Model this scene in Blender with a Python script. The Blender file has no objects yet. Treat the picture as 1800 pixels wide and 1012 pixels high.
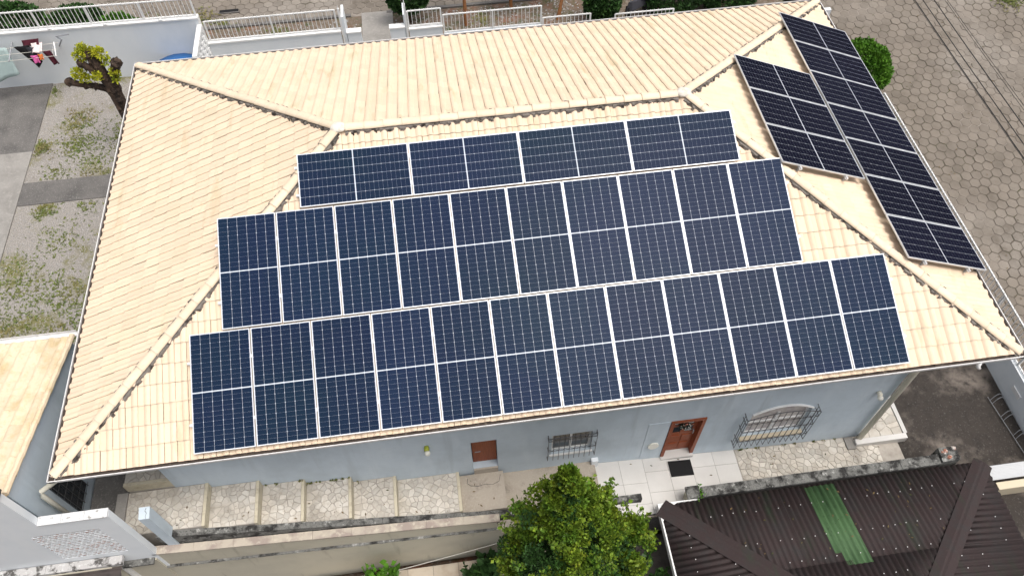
import bpy, bmesh, math, random
from mathutils import Vector, Matrix
import numpy as np
S = bpy.context.scene
random.seed(7)
RNG = random.Random(11)

# ------------------------------------------------------------------ camera, sky, sun, exposure
cam_d = bpy.data.cameras.new('camera')
cam = bpy.data.objects.new('camera', cam_d)
S.collection.objects.link(cam)
CAM = Vector((8.00262, -6.61421, 14.06337))
FW = Vector((0.06830065, 0.56863169, -0.81975181))
UP = Vector((0.11582965, 0.81159432, 0.57262391))
RT = Vector((0.99091802, -0.13406215, -0.01043199))
m = Matrix((RT, UP, -FW)).transposed().to_4x4()
m.translation = CAM
cam.matrix_world = m
cam_d.sensor_width = 36.0
cam_d.lens = 1391.05 / 1800 * 36
cam_d.clip_start = 0.1
cam_d.clip_end = 800
S.camera = cam
SUN_EL, SUN_AZ = 73, 120          # azimuth from +y towards +x
w = bpy.data.worlds.new('World'); S.world = w; w.use_nodes = True
nt = w.node_tree
bg = nt.nodes['Background']
sky = nt.nodes.new('ShaderNodeTexSky'); sky.sky_type = 'NISHITA'; sky.sun_disc = False
sky.sun_elevation = math.radians(SUN_EL); sky.sun_rotation = math.radians(SUN_AZ)
sky.air_density = 1.0; sky.dust_density = 8.0; sky.ozone_density = 1.0
hsv = nt.nodes.new('ShaderNodeHueSaturation'); hsv.inputs['Saturation'].default_value = .38      # thin high overcast: a paler sky
nt.links.new(sky.outputs['Color'], hsv.inputs['Color']); nt.links.new(hsv.outputs['Color'], bg.inputs['Color'])
bg.inputs['Strength'].default_value = 0.15
sl = bpy.data.lights.new('sun', 'SUN'); sl.energy = .95; sl.angle = math.radians(22); sl.color = (1, .95, .88)
so = bpy.data.objects.new('sun', sl); S.collection.objects.link(so)
el, az = math.radians(SUN_EL), math.radians(SUN_AZ)
sd = Vector((math.sin(az) * math.cos(el), math.cos(az) * math.cos(el), math.sin(el)))
so.rotation_euler = sd.to_track_quat('Z', 'Y').to_euler()
so.location = (10, 10, 40)
S.view_settings.view_transform = 'Standard'; S.view_settings.look = 'None'
S.view_settings.exposure = .22; S.view_settings.gamma = 1
S.view_settings.use_curve_mapping = False

# ------------------------------------------------------------------ helpers
def V(*a): return Vector(a)
def mat(name, base, rough=.8, layers=(), bump=None, spec=.3, metal=0, tint=0, alpha=None, trans=0, coat=0, objrand=0, emit=0):
    """layers: (scale, colour, lo, hi, (stretch xyz), detail)"""
    M = bpy.data.materials.new(name); M.use_nodes = True
    t = M.node_tree; N = t.nodes; L = t.links; b = N['Principled BSDF']
    b.inputs['Roughness'].default_value = rough
    b.inputs['Specular IOR Level'].default_value = spec
    b.inputs['Metallic'].default_value = metal
    b.inputs['Coat Weight'].default_value = coat
    b.inputs['Coat Roughness'].default_value = .05
    b.inputs['Transmission Weight'].default_value = trans
    geo = N.new('ShaderNodeNewGeometry')
    rgb = N.new('ShaderNodeRGB'); rgb.outputs[0].default_value = (*base, 1)
    cur = rgb.outputs[0]
    def vec(stretch):
        if stretch is None: return geo.outputs['Position']
        v = N.new('ShaderNodeVectorMath'); v.operation = 'MULTIPLY'; v.inputs[1].default_value = stretch
        L.new(geo.outputs['Position'], v.inputs[0]); return v.outputs[0]
    for ly in layers:
        sc, col, lo, hi = ly[:4]; st = ly[4] if len(ly) > 4 else None; det = ly[5] if len(ly) > 5 else 4
        n = N.new('ShaderNodeTexNoise'); n.inputs['Scale'].default_value = sc; n.inputs['Detail'].default_value = det
        n.inputs['Roughness'].default_value = .6
        L.new(vec(st), n.inputs['Vector'])
        mr = N.new('ShaderNodeMapRange'); mr.inputs['From Min'].default_value = lo; mr.inputs['From Max'].default_value = hi
        L.new(n.outputs['Fac'], mr.inputs['Value'])
        mx = N.new('ShaderNodeMix'); mx.data_type = 'RGBA'
        L.new(mr.outputs['Result'], mx.inputs['Factor']); L.new(cur, mx.inputs[6]); mx.inputs[7].default_value = (*col, 1)
        cur = mx.outputs[2]
    if tint or objrand:
        at = N.new('ShaderNodeAttribute'); at.attribute_name = 'tint'
        oi = N.new('ShaderNodeObjectInfo')
        a1 = N.new('ShaderNodeMath'); a1.operation = 'ADD'
        L.new(at.outputs['Fac'], a1.inputs[0]); L.new(oi.outputs['Random'], a1.inputs[1])
        fr = N.new('ShaderNodeMath'); fr.operation = 'FRACT'; L.new(a1.outputs[0], fr.inputs[0])
        k = tint or objrand
        mr = N.new('ShaderNodeMapRange'); mr.inputs['To Min'].default_value = 1 - k; mr.inputs['To Max'].default_value = 1 + k
        L.new(fr.outputs[0], mr.inputs['Value'])
        hs = N.new('ShaderNodeHueSaturation'); L.new(cur, hs.inputs['Color']); L.new(mr.outputs['Result'], hs.inputs['Value'])
        cur = hs.outputs['Color']
    L.new(cur, b.inputs['Base Color'])
    if bump:
        sc, strn, dist = bump
        n = N.new('ShaderNodeTexNoise'); n.inputs['Scale'].default_value = sc; n.inputs['Detail'].default_value = 5
        L.new(geo.outputs['Position'], n.inputs['Vector'])
        bp = N.new('ShaderNodeBump'); bp.inputs['Strength'].default_value = strn; bp.inputs['Distance'].default_value = dist
        L.new(n.outputs['Fac'], bp.inputs['Height']); L.new(bp.outputs['Normal'], b.inputs['Normal'])
    return M

class MB:
    def __init__(s): s.v = []; s.f = []; s.t = []; s.m = []
    def add(s, vs, fs, tint=0.0, mi=None):
        o = len(s.v); s.v += [tuple(x) for x in vs]
        s.m += mi if mi else [0] * len(fs)
        for f in fs: s.f.append(tuple(i + o for i in f)); s.t.append(tint)
        return s
    def box(s, a, b, tint=0.0):
        (x0, y0, z0), (x1, y1, z1) = a, b
        return s.hexa([(x0, y0, z0), (x1, y0, z0), (x1, y1, z0), (x0, y1, z0), (x0, y0, z1), (x1, y0, z1), (x1, y1, z1), (x0, y1, z1)], tint)
    def hexa(s, p, tint=0.0):
        return s.add(p, [(3, 2, 1, 0), (4, 5, 6, 7), (0, 1, 5, 4), (1, 2, 6, 5), (2, 3, 7, 6), (3, 0, 4, 7)], tint)
    def prism(s, poly, d, tint=0.0):       # polygon of 3-D points swept by vector d
        n = len(poly); d = Vector(d)
        vs = [Vector(p) for p in poly] + [Vector(p) + d for p in poly]
        fs = [tuple(range(n))[::-1], tuple(range(n, 2 * n))] + [(i, (i + 1) % n, n + (i + 1) % n, n + i) for i in range(n)]
        return s.add(vs, fs, tint)
    def tube(s, pts, r, n=6, r2=None, tint=0.0):
        pts = [Vector(p) for p in pts]; k = len(pts); base = len(s.v)
        rs = r if isinstance(r, (list, tuple)) else [r + ((r2 if r2 is not None else r) - r) * i / max(1, k - 1) for i in range(k)]
        vs = []
        for i, p in enumerate(pts):
            d = (pts[min(k - 1, i + 1)] - pts[max(0, i - 1)]).normalized()
            x = d.orthogonal().normalized()
            if abs(d.z) < .95: x = d.cross(Vector((0, 0, 1))).normalized()
            y = d.cross(x)
            for j in range(n):
                a = 2 * math.pi * j / n
                vs.append(p + (x * math.cos(a) + y * math.sin(a)) * rs[i])
        fs = []
        for i in range(k - 1):
            for j in range(n):
                fs.append((i * n + j, i * n + (j + 1) % n, (i + 1) * n + (j + 1) % n, (i + 1) * n + j))
        fs += [tuple(range(n))[::-1], tuple(range((k - 1) * n, k * n))]
        return s.add(vs, fs, tint)
    def ball(s, c, r, seg=10, rings=6, sq=(1, 1, 1), jit=0, rng=None):
        c = Vector(c); vs = []; fs = []
        for i in range(rings + 1):
            th = math.pi * i / rings
            for j in range(seg):
                ph = 2 * math.pi * j / seg
                q = 1 + (rng.uniform(-jit, jit) if rng else 0)
                vs.append(c + Vector((math.sin(th) * math.cos(ph) * sq[0], math.sin(th) * math.sin(ph) * sq[1], math.cos(th) * sq[2])) * r * q)
        for i in range(rings):
            for j in range(seg):
                fs.append((i * seg + j, i * seg + (j + 1) % seg, (i + 1) * seg + (j + 1) % seg, (i + 1) * seg + j))
        return s.add(vs, fs)
    def mesh(s, name, smooth=False):
        me = bpy.data.meshes.new(name); me.from_pydata(s.v, [], s.f)
        if any(s.t):
            a = me.attributes.new('tint', 'FLOAT', 'FACE'); a.data.foreach_set('value', s.t)
        if smooth: me.polygons.foreach_set('use_smooth', [True] * len(me.polygons))
        if any(s.m): me.polygons.foreach_set('material_index', s.m)
        me.update(); return me
    def build(s, name, M, parent=None, smooth=False, loc=None, fix=True):
        me = s.mesh(name, smooth)
        if fix:
            bm = bmesh.new(); bm.from_mesh(me); bmesh.ops.recalc_face_normals(bm, faces=bm.faces); bm.to_mesh(me); bm.free()
        if M: me.materials.append(M)
        o = bpy.data.objects.new(name, me); S.collection.objects.link(o)
        if loc: o.location = loc
        if parent: o.parent = parent
        return o

def tag(o, label=None, cat=None, group=None, kind=None):
    if label: o['label'] = label
    if cat: o['category'] = cat
    if group: o['group'] = group
    if kind: o['kind'] = kind
    return o
def thing(name, label, cat, group=None):
    o = bpy.data.objects.new(name, None); S.collection.objects.link(o); o.empty_display_size = .2
    return tag(o, label, cat, group)
def inst(name, me, parent, mw):
    o = bpy.data.objects.new(name, me); S.collection.objects.link(o); o.parent = parent; o.matrix_local = mw
    return o
def BX(name, a, b, M, parent=None): return MB().box(a, b).build(name, M, parent)
ORD = ['first', 'second', 'third', 'fourth', 'fifth', 'sixth', 'seventh', 'eighth', 'ninth', 'tenth', 'eleventh', 'twelfth']

# ------------------------------------------------------------------ materials
m_tile = mat('cream_tile', (.775, .610, .458), .75, [(1.1, (.72, .585, .42), .45, .75), (14, (.70, .57, .41), .55, .8), (1.6, (.46, .38, .20), .57, .84, (2.2, .3, 1), 8)], bump=(60, .15, .01), tint=.055)
m_tile_old = mat('weathered_cream_tile', (.69, .575, .42), .8, [(1.9, (.53, .41, .23), .50, .72), (12, (.64, .50, .31), .5, .75)], bump=(50, .2, .01), tint=.07)
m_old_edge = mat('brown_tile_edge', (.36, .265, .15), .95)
m_tile_lip = mat('shade_toned_tile_lip', (.34, .28, .215), .95, [(9, (.48, .40, .31), .5, .7)])  # darker colour paints the shadow line at each tile lip
m_tile_edge = mat('shaded_grimy_tile_edge', (.60, .505, .395), .95, [(7, (.68, .57, .44), .42, .62), (2, (.40, .33, .25), .58, .76)])  # joint shade painted into the colour of tile sides; grime too at the heads
m_cap = mat('cream_ridge_tile', (.77, .64, .485), .75, [(6, (.70, .57, .41), .45, .8)], bump=(40, .2, .01), tint=.05)
m_mortar = mat('grey_mortar', (.21, .19, .17), .95, [(7, (.05, .042, .038), .48, .62)], bump=(30, .6, .03))
m_junction = mat('white_cement_patch', (.72, .68, .60), .9, [(9, (.55, .5, .42), .5, .7)], bump=(25, .5, .02))
m_deck = mat('roof_underlay', (.16, .12, .09), .95)
m_white = mat('white_paint', (.80, .80, .79), .5, [(5, (.66, .66, .64), .5, .8)])
m_gutter = mat('aged_white_gutter', (.72, .71, .70), .55, [(7, (.5, .49, .47), .5, .75)])
m_gutdirt = mat('gutter_dirt', (.055, .042, .035), .95, [(12, (.12, .10, .08), .55, .7)])
m_wall = mat('blue_grey_render', (.53, .605, .665), .9, [(.8, (.45, .515, .565), .45, .68), (2.2, (.58, .65, .70), .5, .75, (1, 1, .25)), (9, (.49, .56, .61), .55, .8), (2.6, (.40, .455, .49), .58, .80, (1, 1, .10))], bump=(45, .12, .01))
m_wall2 = mat('pale_grey_render', (.77, .805, .83), .9, [(1.0, (.70, .74, .77), .45, .75), (3, (.80, .825, .84), .5, .8, (1, 1, .3))], bump=(40, .15, .01))
m_frame = mat('panel_aluminium', (.74, .75, .76), .35, metal=.35)
m_back = mat('panel_backsheet', (.54, .58, .65), .35)
def cellmat():
    M = mat('solar_cell', (.0115, .0215, .052), .22, [(.35, (.010, .025, .047), .4, .7)], spec=.03, coat=0, objrand=.09)
    return M
m_cell = cellmat()
m_cell2 = mat('dark_solar_cell', (.008, .009, .020), .24, spec=.03, coat=0, objrand=.2)
m_conc = mat('grey_concrete', (.30, .285, .265), .92, [(1.3, (.22, .21, .195), .42, .7), (12, (.34, .325, .3), .5, .75), (50, (.2, .19, .18), .55, .75)], bump=(60, .25, .01))
m_conc_d = mat('dark_concrete', (.15, .142, .135), .95, [(1.6, (.10, .096, .092), .42, .68), (30, (.28, .27, .25), .55, .75)], bump=(60, .3, .01))
m_conc_w = mat('warm_concrete', (.42, .37, .31), .92, [(1.2, (.33, .29, .24), .42, .7), (2.0, (.14, .125, .11), .58, .82), (25, (.47, .42, .35), .5, .75)], bump=(60, .2, .01))
m_drive = mat('stained_driveway', (.048, .041, .036), .95, [(.9, (.21, .18, .155), .48, .74), (5, (.034, .03, .027), .45, .7), (22, (.11, .10, .095), .58, .72), (6, (.36, .34, .32), .72, .82)], bump=(40, .35, .015))
m_gravel = mat('gravel_bed', (.345, .32, .29), .95, [(40, (.14, .13, .12), .47, .64, None, 6), (70, (.54, .52, .50), .56, .72), (.9, (.25, .225, .195), .52, .75), (1.1, (.19, .18, .085), .53, .66, None, 9)], bump=(90, .8, .02))
m_pebble = mat('pebble', (.39, .375, .36), .9, [(20, (.24, .23, .22), .4, .7), (35, (.56, .55, .53), .55, .8)])
m_soil = mat('garden_soil', (.15, .115, .085), .95, [(1.3, (.20, .09, .055), .5, .7), (9, (.25, .22, .19), .5, .72), (3, (.06, .075, .03), .52, .7)], bump=(30, .6, .04))
m_joint = mat('paver_joint', (.10, .085, .068), .95, [(2.5, (.06, .065, .028), .52, .7), (.5, (.26, .23, .20), .46, .60)])
m_paver = mat('hexagonal_paver', (.20, .172, .143), .93, [(.35, (.29, .263, .232), .46, .68), (1.4, (.145, .123, .10), .45, .7), (40, (.17, .155, .135), .5, .75)], bump=(60, .25, .01), tint=.10)
m_stone = mat('crazy_paving_stone', (.515, .475, .415), .85, [(2.5, (.57, .54, .485), .4, .6), (9, (.45, .405, .34), .5, .75), (1.7, (.26, .24, .21), .54, .78)], bump=(50, .15, .01), tint=.14)
m_grout = mat('paving_grout', (.44, .405, .36), .95, [(3, (.32, .29, .255), .45, .7)])
m_nosing = mat('cream_nosing', (.55, .50, .38), .85, [(8, (.40, .35, .26), .5, .75)])
m_mould = mat('mouldy_cement', (.17, .17, .16), .95, [(4, (.03, .029, .028), .46, .60), (7, (.40, .40, .38), .58, .72), (30, (.06, .06, .058), .52, .7)], bump=(30, .5, .02))
m_beige = mat('beige_render', (.52, .485, .39), .92, [(.9, (.45, .42, .34), .45, .7), (3.5, (.25, .225, .18), .60, .85, (1, 1, .15))], bump=(40, .15, .01))
m_beigecap = mat('stained_cap_slab', (.46, .41, .34), .92, [(2.2, (.33, .275, .24), .45, .6), (8, (.54, .49, .40), .55, .7)], bump=(40, .3, .01))
m_flor = mat('sandstone_floor_tile', (.46, .40, .32), .8, [(3, (.37, .30, .23), .45, .7)], objrand=.12)
m_flor_d = mat('shade_darkened_floor_tile', (.14, .125, .11), .85, [(3, (.08, .07, .065), .45, .7)], objrand=.12)  # sandstone tile darkened to paint the shade towards the shed
m_wtile = mat('pale_floor_tile', (.60, .585, .56), .45, [(1.5, (.55, .535, .51), .45, .7), (30, (.52, .51, .49), .6, .8)], objrand=.04)
m_wood = mat('red_brown_wood', (.27, .065, .022), .45, [(3, (.20, .045, .016), .4, .65, (1, 1, 12)), (22, (.32, .09, .03), .5, .8)])
m_wood2 = mat('orange_brown_wood', (.30, .08, .028), .5, [(4, (.22, .055, .02), .4, .65, (12, 1, 1))])
m_iron = mat('dark_iron', (.10, .10, .105), .5, metal=.4)
m_glass = mat('window_glass', (.03, .035, .04), .06, spec=.8)
m_glass2 = mat('pale_curtained_glass', (.55, .51, .49), .25, [(4, (.40, .36, .36), .45, .6)], spec=.5)
m_black = mat('black_rubber', (.012, .012, .013), .9)
m_shed = mat('brown_fibre_sheet', (.033, .022, .022), .75, [(1.0, (.022, .034, .020), .54, .75, (3, .7, 1)), (3, (.030, .026, .026), .45, .7), (22, (.045, .034, .032), .55, .75)], bump=(60, .2, .008), objrand=.10)
m_shed_g = mat('green_translucent_sheet', (.060, .122, .050), .6, [(2.2, (.032, .07, .028), .45, .7, (3, .6, 1)), (14, (.03, .06, .025), .55, .8)], spec=.3)
m_shedcap = mat('brown_ridge_sheet', (.029, .021, .020), .8, [(4, (.03, .024, .023), .45, .7)])
m_brickred = mat('red_terracotta', (.36, .16, .11), .9, [(6, (.55, .5, .46), .48, .56)])
m_cobogo = mat('whitewashed_block', (.58, .58, .58), .9, [(7, (.45, .30, .26), .53, .60)])
m_hole = mat('painted_hole_shade', (.035, .03, .028), .95)  # near-black colour stands in for the shade inside the wall holes
m_blue = mat('blue_plastic', (.025, .13, .36), .4)
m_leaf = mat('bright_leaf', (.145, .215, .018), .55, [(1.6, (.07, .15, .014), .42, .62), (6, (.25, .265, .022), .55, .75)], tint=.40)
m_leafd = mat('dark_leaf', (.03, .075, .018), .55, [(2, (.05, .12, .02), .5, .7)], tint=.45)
m_leafm = mat('mid_green_leaf', (.065, .17, .014), .55, [(2, (.10, .22, .02), .45, .7)], tint=.4)
m_leafy = mat('yellow_green_leaf', (.42, .42, .025), .55, [(3, (.26, .34, .03), .45, .7)], tint=.3)
m_weed = mat('ground_weed', (.13, .16, .035), .8, [(.9, (.20, .17, .07), .45, .65), (4, (.07, .12, .02), .5, .7)], tint=.4)
m_bark = mat('grey_brown_bark', (.075, .05, .036), .95, [(6, (.03, .022, .018), .45, .6, (1, 1, .3)), (14, (.15, .11, .08), .58, .72)], bump=(25, .8, .03))
m_bark2 = mat('orange_brown_bark', (.30, .13, .05), .9, [(6, (.2, .09, .04), .45, .7)])
m_wire = mat('black_cable', (.02, .02, .022), .6)
m_cable = mat('pale_cord', (.6, .58, .52), .6)
m_pvc = mat('cream_pvc', (.76, .73, .62), .5, [(3, (.66, .63, .52), .5, .75)])
m_cloth = {k: mat(k + '_cloth', c, .95, bump=(14, .5, .02)) for k, c in dict(mint=(.40, .50, .49), black=(.012, .012, .014), maroon=(.07, .012, .022), pink=(.75, .16, .42), orange=(.75, .22, .05), pale=(.72, .62, .60), charcoal=(.05, .05, .06)).items()}
m_steel = mat('grey_steel', (.35, .36, .38), .45, metal=.5)
m_lampglass = mat('white_lamp_glass', (.75, .74, .66), .3)
m_lampgreen = mat('yellow_green_lamp_cap', (.38, .42, .05), .5)
m_cream = mat('cream_render', (.62, .54, .40), .9)
m_sheetw = mat('pale_ribbed_sheet', (.62, .63, .64), .45)

# ------------------------------------------------------------------ dimensions of the house roof
X1, Y1, XA, XB, YR, H = 19.3115, 11.9764, 5.912, 13.3372, 6.0365, 2.4324
YW = .65                                      # south wall face
PL, PW, GAP, LIFT = 2.279, 1.1517, .022, .1094
def zs(y): return -3.2 if y >= 16 else -3.2 - .13 * (16 - y)

# ------------------------------------------------------------------ the ground
def sheet(name, pts, M, kind='structure'):
    o = MB().add(pts, [tuple(range(len(pts)))]).build(name, M); return tag(o, kind=kind)
sheet('ground', [(-300, -300, -6.4), (300, -300, -6.4), (300, 300, -6.4), (-300, 300, -6.4)], m_soil)
# street: a sheet of joint earth with hexagonal pavers on it
st = MB()
ys = [-40, 2, 8, 16, 17, 60]
for a, b in zip(ys[:-1], ys[1:]):
    x0 = -60 if a >= 17 else (22.1 if b <= 8 else 21.4)
    st.add([(x0, a, zs(a) - .016), (70, a, zs(a) - .016), (70, b, zs(b) - .016), (x0, b, zs(b) - .016)], [(0, 1, 2, 3)])
street = tag(st.build('street', m_joint), kind='structure')
def hexes():
    out = []; R_ = .190; W_ = R_ * math.sqrt(3)
    row = 0; y = -4.0
    while y < 24:
        x = -12 + (W_ / 2 if row % 2 else 0)
        while x < 34:
            ok = (y > 17.75 and x < 22.25) or (x > (22.25 if y < 11.4 else 21.55) + .38 * max(0, min(1, (11 - y) / 4)))
            if ok:
                p = Vector((x, y, zs(y))) - CAM
                d = p.dot(FW); u = 900 + 1391 * p.dot(RT) / d; v = 506 - 1391 * p.dot(UP) / d
                if -60 < u < 1870 and -90 < v < 640: out.append((d, x, y))
            x += W_
        y += R_ * 1.5; row += 1
    out.sort(); return out, R_
HX, HR = hexes()
def hexmesh(r, h=.05, seed=0):
    rg = random.Random(seed); mb = MB(); vs = []
    k = [(math.pi / 6 + i * math.pi / 3) for i in range(6)]
    j = [(rg.uniform(.965, 1.015)) for _ in k]
    b = [(math.cos(a) * r * q, math.sin(a) * r * q, -h) for a, q in zip(k, j)]
    c = [(math.cos(a) * r * q, math.sin(a) * r * q, -.012) for a, q in zip(k, j)]
    t = [(math.cos(a) * r * q * .93, math.sin(a) * r * q * .93, 0) for a, q in zip(k, j)]
    fs = [tuple(range(12, 18))] + [(i, (i + 1) % 6, 6 + (i + 1) % 6, 6 + i) for i in range(6)] + [(6 + i, 6 + (i + 1) % 6, 12 + (i + 1) % 6, 12 + i) for i in range(6)]
    return mb.add(b + c + t, fs)
hm = []
for s in range(6):
    me = hexmesh(HR * .965, seed=s).mesh('paver'); me.materials.append(m_paver); hm.append(me)
rest = MB()
# the pavers in clear view that show largest are single objects
def in_view_paver(x, y): return x > 22.2
cnt = 0
for d, x, y in HX:
    tilt = math.atan(.13) if y < 16 else 0
    mw = Matrix.Translation((x + RNG.uniform(-.006, .006), y + RNG.uniform(-.006, .006), zs(y) + RNG.uniform(-.010, .008))) @ Matrix.Rotation(tilt + RNG.uniform(-.016, .016), 4, 'X') @ Matrix.Rotation(RNG.uniform(-.012, .012), 4, 'Y') @ Matrix.Rotation(RNG.randrange(6) * math.pi / 3 + RNG.uniform(-.025, .025), 4, 'Z')
    if cnt < 290 and in_view_paver(x, y):
        inst('paver', RNG.choice(hm), street, mw); cnt += 1
    else:
        h = hexmesh(HR * .965, seed=RNG.randrange(40)); rest.add([mw @ Vector(q) for q in h.v], h.f, RNG.random())
o = rest.build('paver_field', m_paver, street, fix=False); o['kind'] = 'stuff'

# verge strips, yard, sidewalk
sheet('sidewalk', [(-40, 15.4, -3.17), (20.6, 15.4, -3.17), (20.6, 17.62, -3.19), (-40, 17.62, -3.19)], m_soil)
kb = MB()
for i in range(70):
    x = -20 + i * .62
    if x > 20: break
    if 5.6 < x + .3 < 6.95: continue
    kb.box((x, 17.6, -3.4), (x + .605, 17.73, -3.13 + RNG.uniform(-.008, .008)))
tag(kb.build('kerb', m_conc_d), kind='structure')
tag(BX('front_path', (5.78, 15.55, -3.3), (6.86, 17.72, -3.14), m_conc), kind='structure')
vg = MB(); vg.add([(22.15, -6, zs(-6) + .015), (22.62, -6, zs(-6) + .015), (22.62, 6.5, zs(6.5) + .015), (22.15, 6.5, zs(6.5) + .015), (22.28, 11, zs(11) + .015), (22.15, 11, zs(11) + .015)], [(0, 1, 2, 3), (3, 2, 4, 5)])
tag(vg.build('street_verge', m_soil), kind='structure')
# west yard
tag(BX('gravel_yard', (-4.2, 3.2, -3.3), (.66, 15.3, -3.0), m_gravel), kind='structure')
tag(BX('side_path', (-4.195, 10.02, -3.2), (.65, 10.9, -2.975), m_conc_d), kind='structure')
tag(BX('yard_slab', (-16, 3.2, -3.3), (-4.203, 12.2, -2.965), m_conc), kind='structure')
tag(BX('yard_slab', (-16, 12.203, -3.3), (-4.203, 15.3, -2.975), m_conc_d), kind='structure')
tag(BX('rear_passage', (.665, 11.3, -3.3), (21.4, 15.29, -2.99), m_conc), kind='structure')
tag(BX('driveway', (17.705, -3.5, -5.6), (22.0, 11.29, -4.9), m_drive), kind='structure')
tag(BX('neighbour_ground', (-12, -14, -6.3), (24, -.82, -5.85), m_conc_d), kind='structure')

# ------------------------------------------------------------------ house
house = thing('house', 'long blue-grey house under a cream tiled hip roof covered in solar panels', 'house')
wl = MB()
# south wall with real openings: (x0,x1,z0,z1)
OPEN = [(7.89, 8.47, -3.62, -2.16), (9.72, 10.66, -3.38, -2.36), (12.47, 13.30, -4.40, -2.42), (14.42, 15.86, -3.82, -2.62)]
xs = [1.42] + [v for o_ in OPEN for v in o_[:2]] + [17.7]
for i in range(0, len(xs), 2): wl.box((xs[i], YW, -5.6), (xs[i + 1], YW + .25, .05))
for (a, b, z0, z1) in OPEN:
    wl.box((a, YW, -5.6), (b, YW + .25, z0)); wl.box((a, YW, z1), (b, YW + .25, .05))
wl.box((17.45, YW + .25, -5.6), (17.7, 11.3, .05)); wl.box((.66, 11.05, -5.6), (17.45, 11.3, .05))
wl.box((.66, 2.2, -5.6), (.91, 11.05, .05)); wl.box((.91, 2.2, -5.6), (1.42, 2.45, .05)); wl.box((1.42, .9, -5.6), (1.67, 2.45, .05))
wl.box((1.67, 1.9, -5.6), (17.45, 2.0, .05))
wl.build('wall', m_wall, house)
so_ = MB(); so_.box((.14, .14, -.15), (X1 - .14, Y1 - .14, -.10))
so_.build('soffit', m_white, house)

# roof deck
EIN = .10
dz = -.075
rp = [(0, 0, dz), (X1, 0, dz), (X1, Y1, dz), (0, Y1, dz), (XA, YR, H + dz), (XB, YR, H + dz)]
rp = [(max(.12, min(X1 - .12, x)), max(.12, min(Y1 - .12, y)), z + (.05 if z < 0 else 0)) for x, y, z in rp]
roof = MB().add(rp, [(0, 1, 5, 4), (1, 2, 5), (2, 3, 4, 5), (3, 0, 4), (3, 2, 1, 0)]).build('roof', m_deck, house)

# roof faces in (u along eave, s up slope)
class Face:
    def __init__(f, o, a, h, W, rl, rr, depth):
        f.o = Vector(o); f.a = Vector(a); f.h = Vector(h); f.W = W; f.rl = rl; f.rr = rr; f.depth = depth
        f.v = (f.h * depth + Vector((0, 0, H))).normalized(); f.n = f.a.cross(f.v).normalized()
        if f.n.z < 0: f.n = -f.n
        f.L = math.hypot(depth, H); f.c = depth / f.L
    def P(f, u, s, z=0): return f.o + f.a * u + f.v * s + f.n * z
    def mw(f, u, s, z=0, rot=0):
        M_ = Matrix((f.a, f.v, f.n)).transposed().to_4x4(); M_.translation = f.P(u, s, z)
        return M_ @ Matrix.Rotation(rot, 4, 'Z')
FS = Face((0, 0, 0), (1, 0, 0), (0, 1, 0), X1, XA / YR, (X1 - XB) / YR, YR)
FN = Face((X1, Y1, 0), (-1, 0, 0), (0, -1, 0), X1, (X1 - XB) / (Y1 - YR), XA / (Y1 - YR), Y1 - YR)
FWt = Face((0, Y1, 0), (0, -1, 0), (1, 0, 0), Y1, (Y1 - YR) / XA, YR / XA, XA)
FE = Face((X1, 0, 0), (0, 1, 0), (-1, 0, 0), Y1, YR / (X1 - XB), (Y1 - YR) / (X1 - XB), X1 - XB)

# panels: rows on the faces
SOUTH = [(2.7337, .1564, 12, 'p'), (3.3674, 2.4685, 10, 'p'), (5.034, 4.7948, 4, 'l')]
ELIFT = .07                                   # the east files stand a little higher on their feet
EAST = [(2.1435 - 0.1008, -.1061 + 0.1141, 7), (4.3182 - 0.1008, 2.2487 + 0.1141, 3)]
def covered(face, u, s):
    if face is FS:
        for u0, s0, n, k in SOUTH:
            wd = n * (PW + GAP) if k == 'p' else n * (PL + GAP); hh = PL if k == 'p' else PW
            if u0 - .1 < u < u0 + wd and s0 - .2 < s < s0 + hh - .2: return True
    if face is FE:
        for u0, s0, n in EAST:
            if u0 - .05 < u < u0 + n * (PW + GAP) and s0 - .2 < s < s0 + PL - .2: return True
    return False

TW, TCL = .2385, .372
def tile_geo(w_, crs, rollh=.037, thick=.019):
    """one roof tile: flat pan, side roll, joint shade painted on its sides and lip, shade and grime at its head"""
    pr = [(.0, -.012), (.028, .003), (.06, .0), (.46, .0)] + [(.46 + .54 * k / 6, rollh * math.sin(math.pi * (k / 6) * .84) ** .9) for k in range(1, 7)] + [(1.004, -.003)]
    vs = []; L_ = crs + .05
    for s, z in ((0, thick), (crs - .013, thick * (1 - (crs - .013) / L_)), (L_, -.006)):
        for u, q in pr: vs.append((u * w_, s, q + z))
    n = len(pr)
    for u, q in pr: vs.append((u * w_, 0.004, q - .004))
    fs = [(r * n + i, r * n + i + 1, (r + 1) * n + i + 1, (r + 1) * n + i) for r in range(2) for i in range(n - 1)] + [(3 * n + i, 3 * n + i + 1, i + 1, i) for i in range(n - 1)]
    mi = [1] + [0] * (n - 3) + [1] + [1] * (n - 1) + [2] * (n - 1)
    return vs, fs, mi
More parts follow.
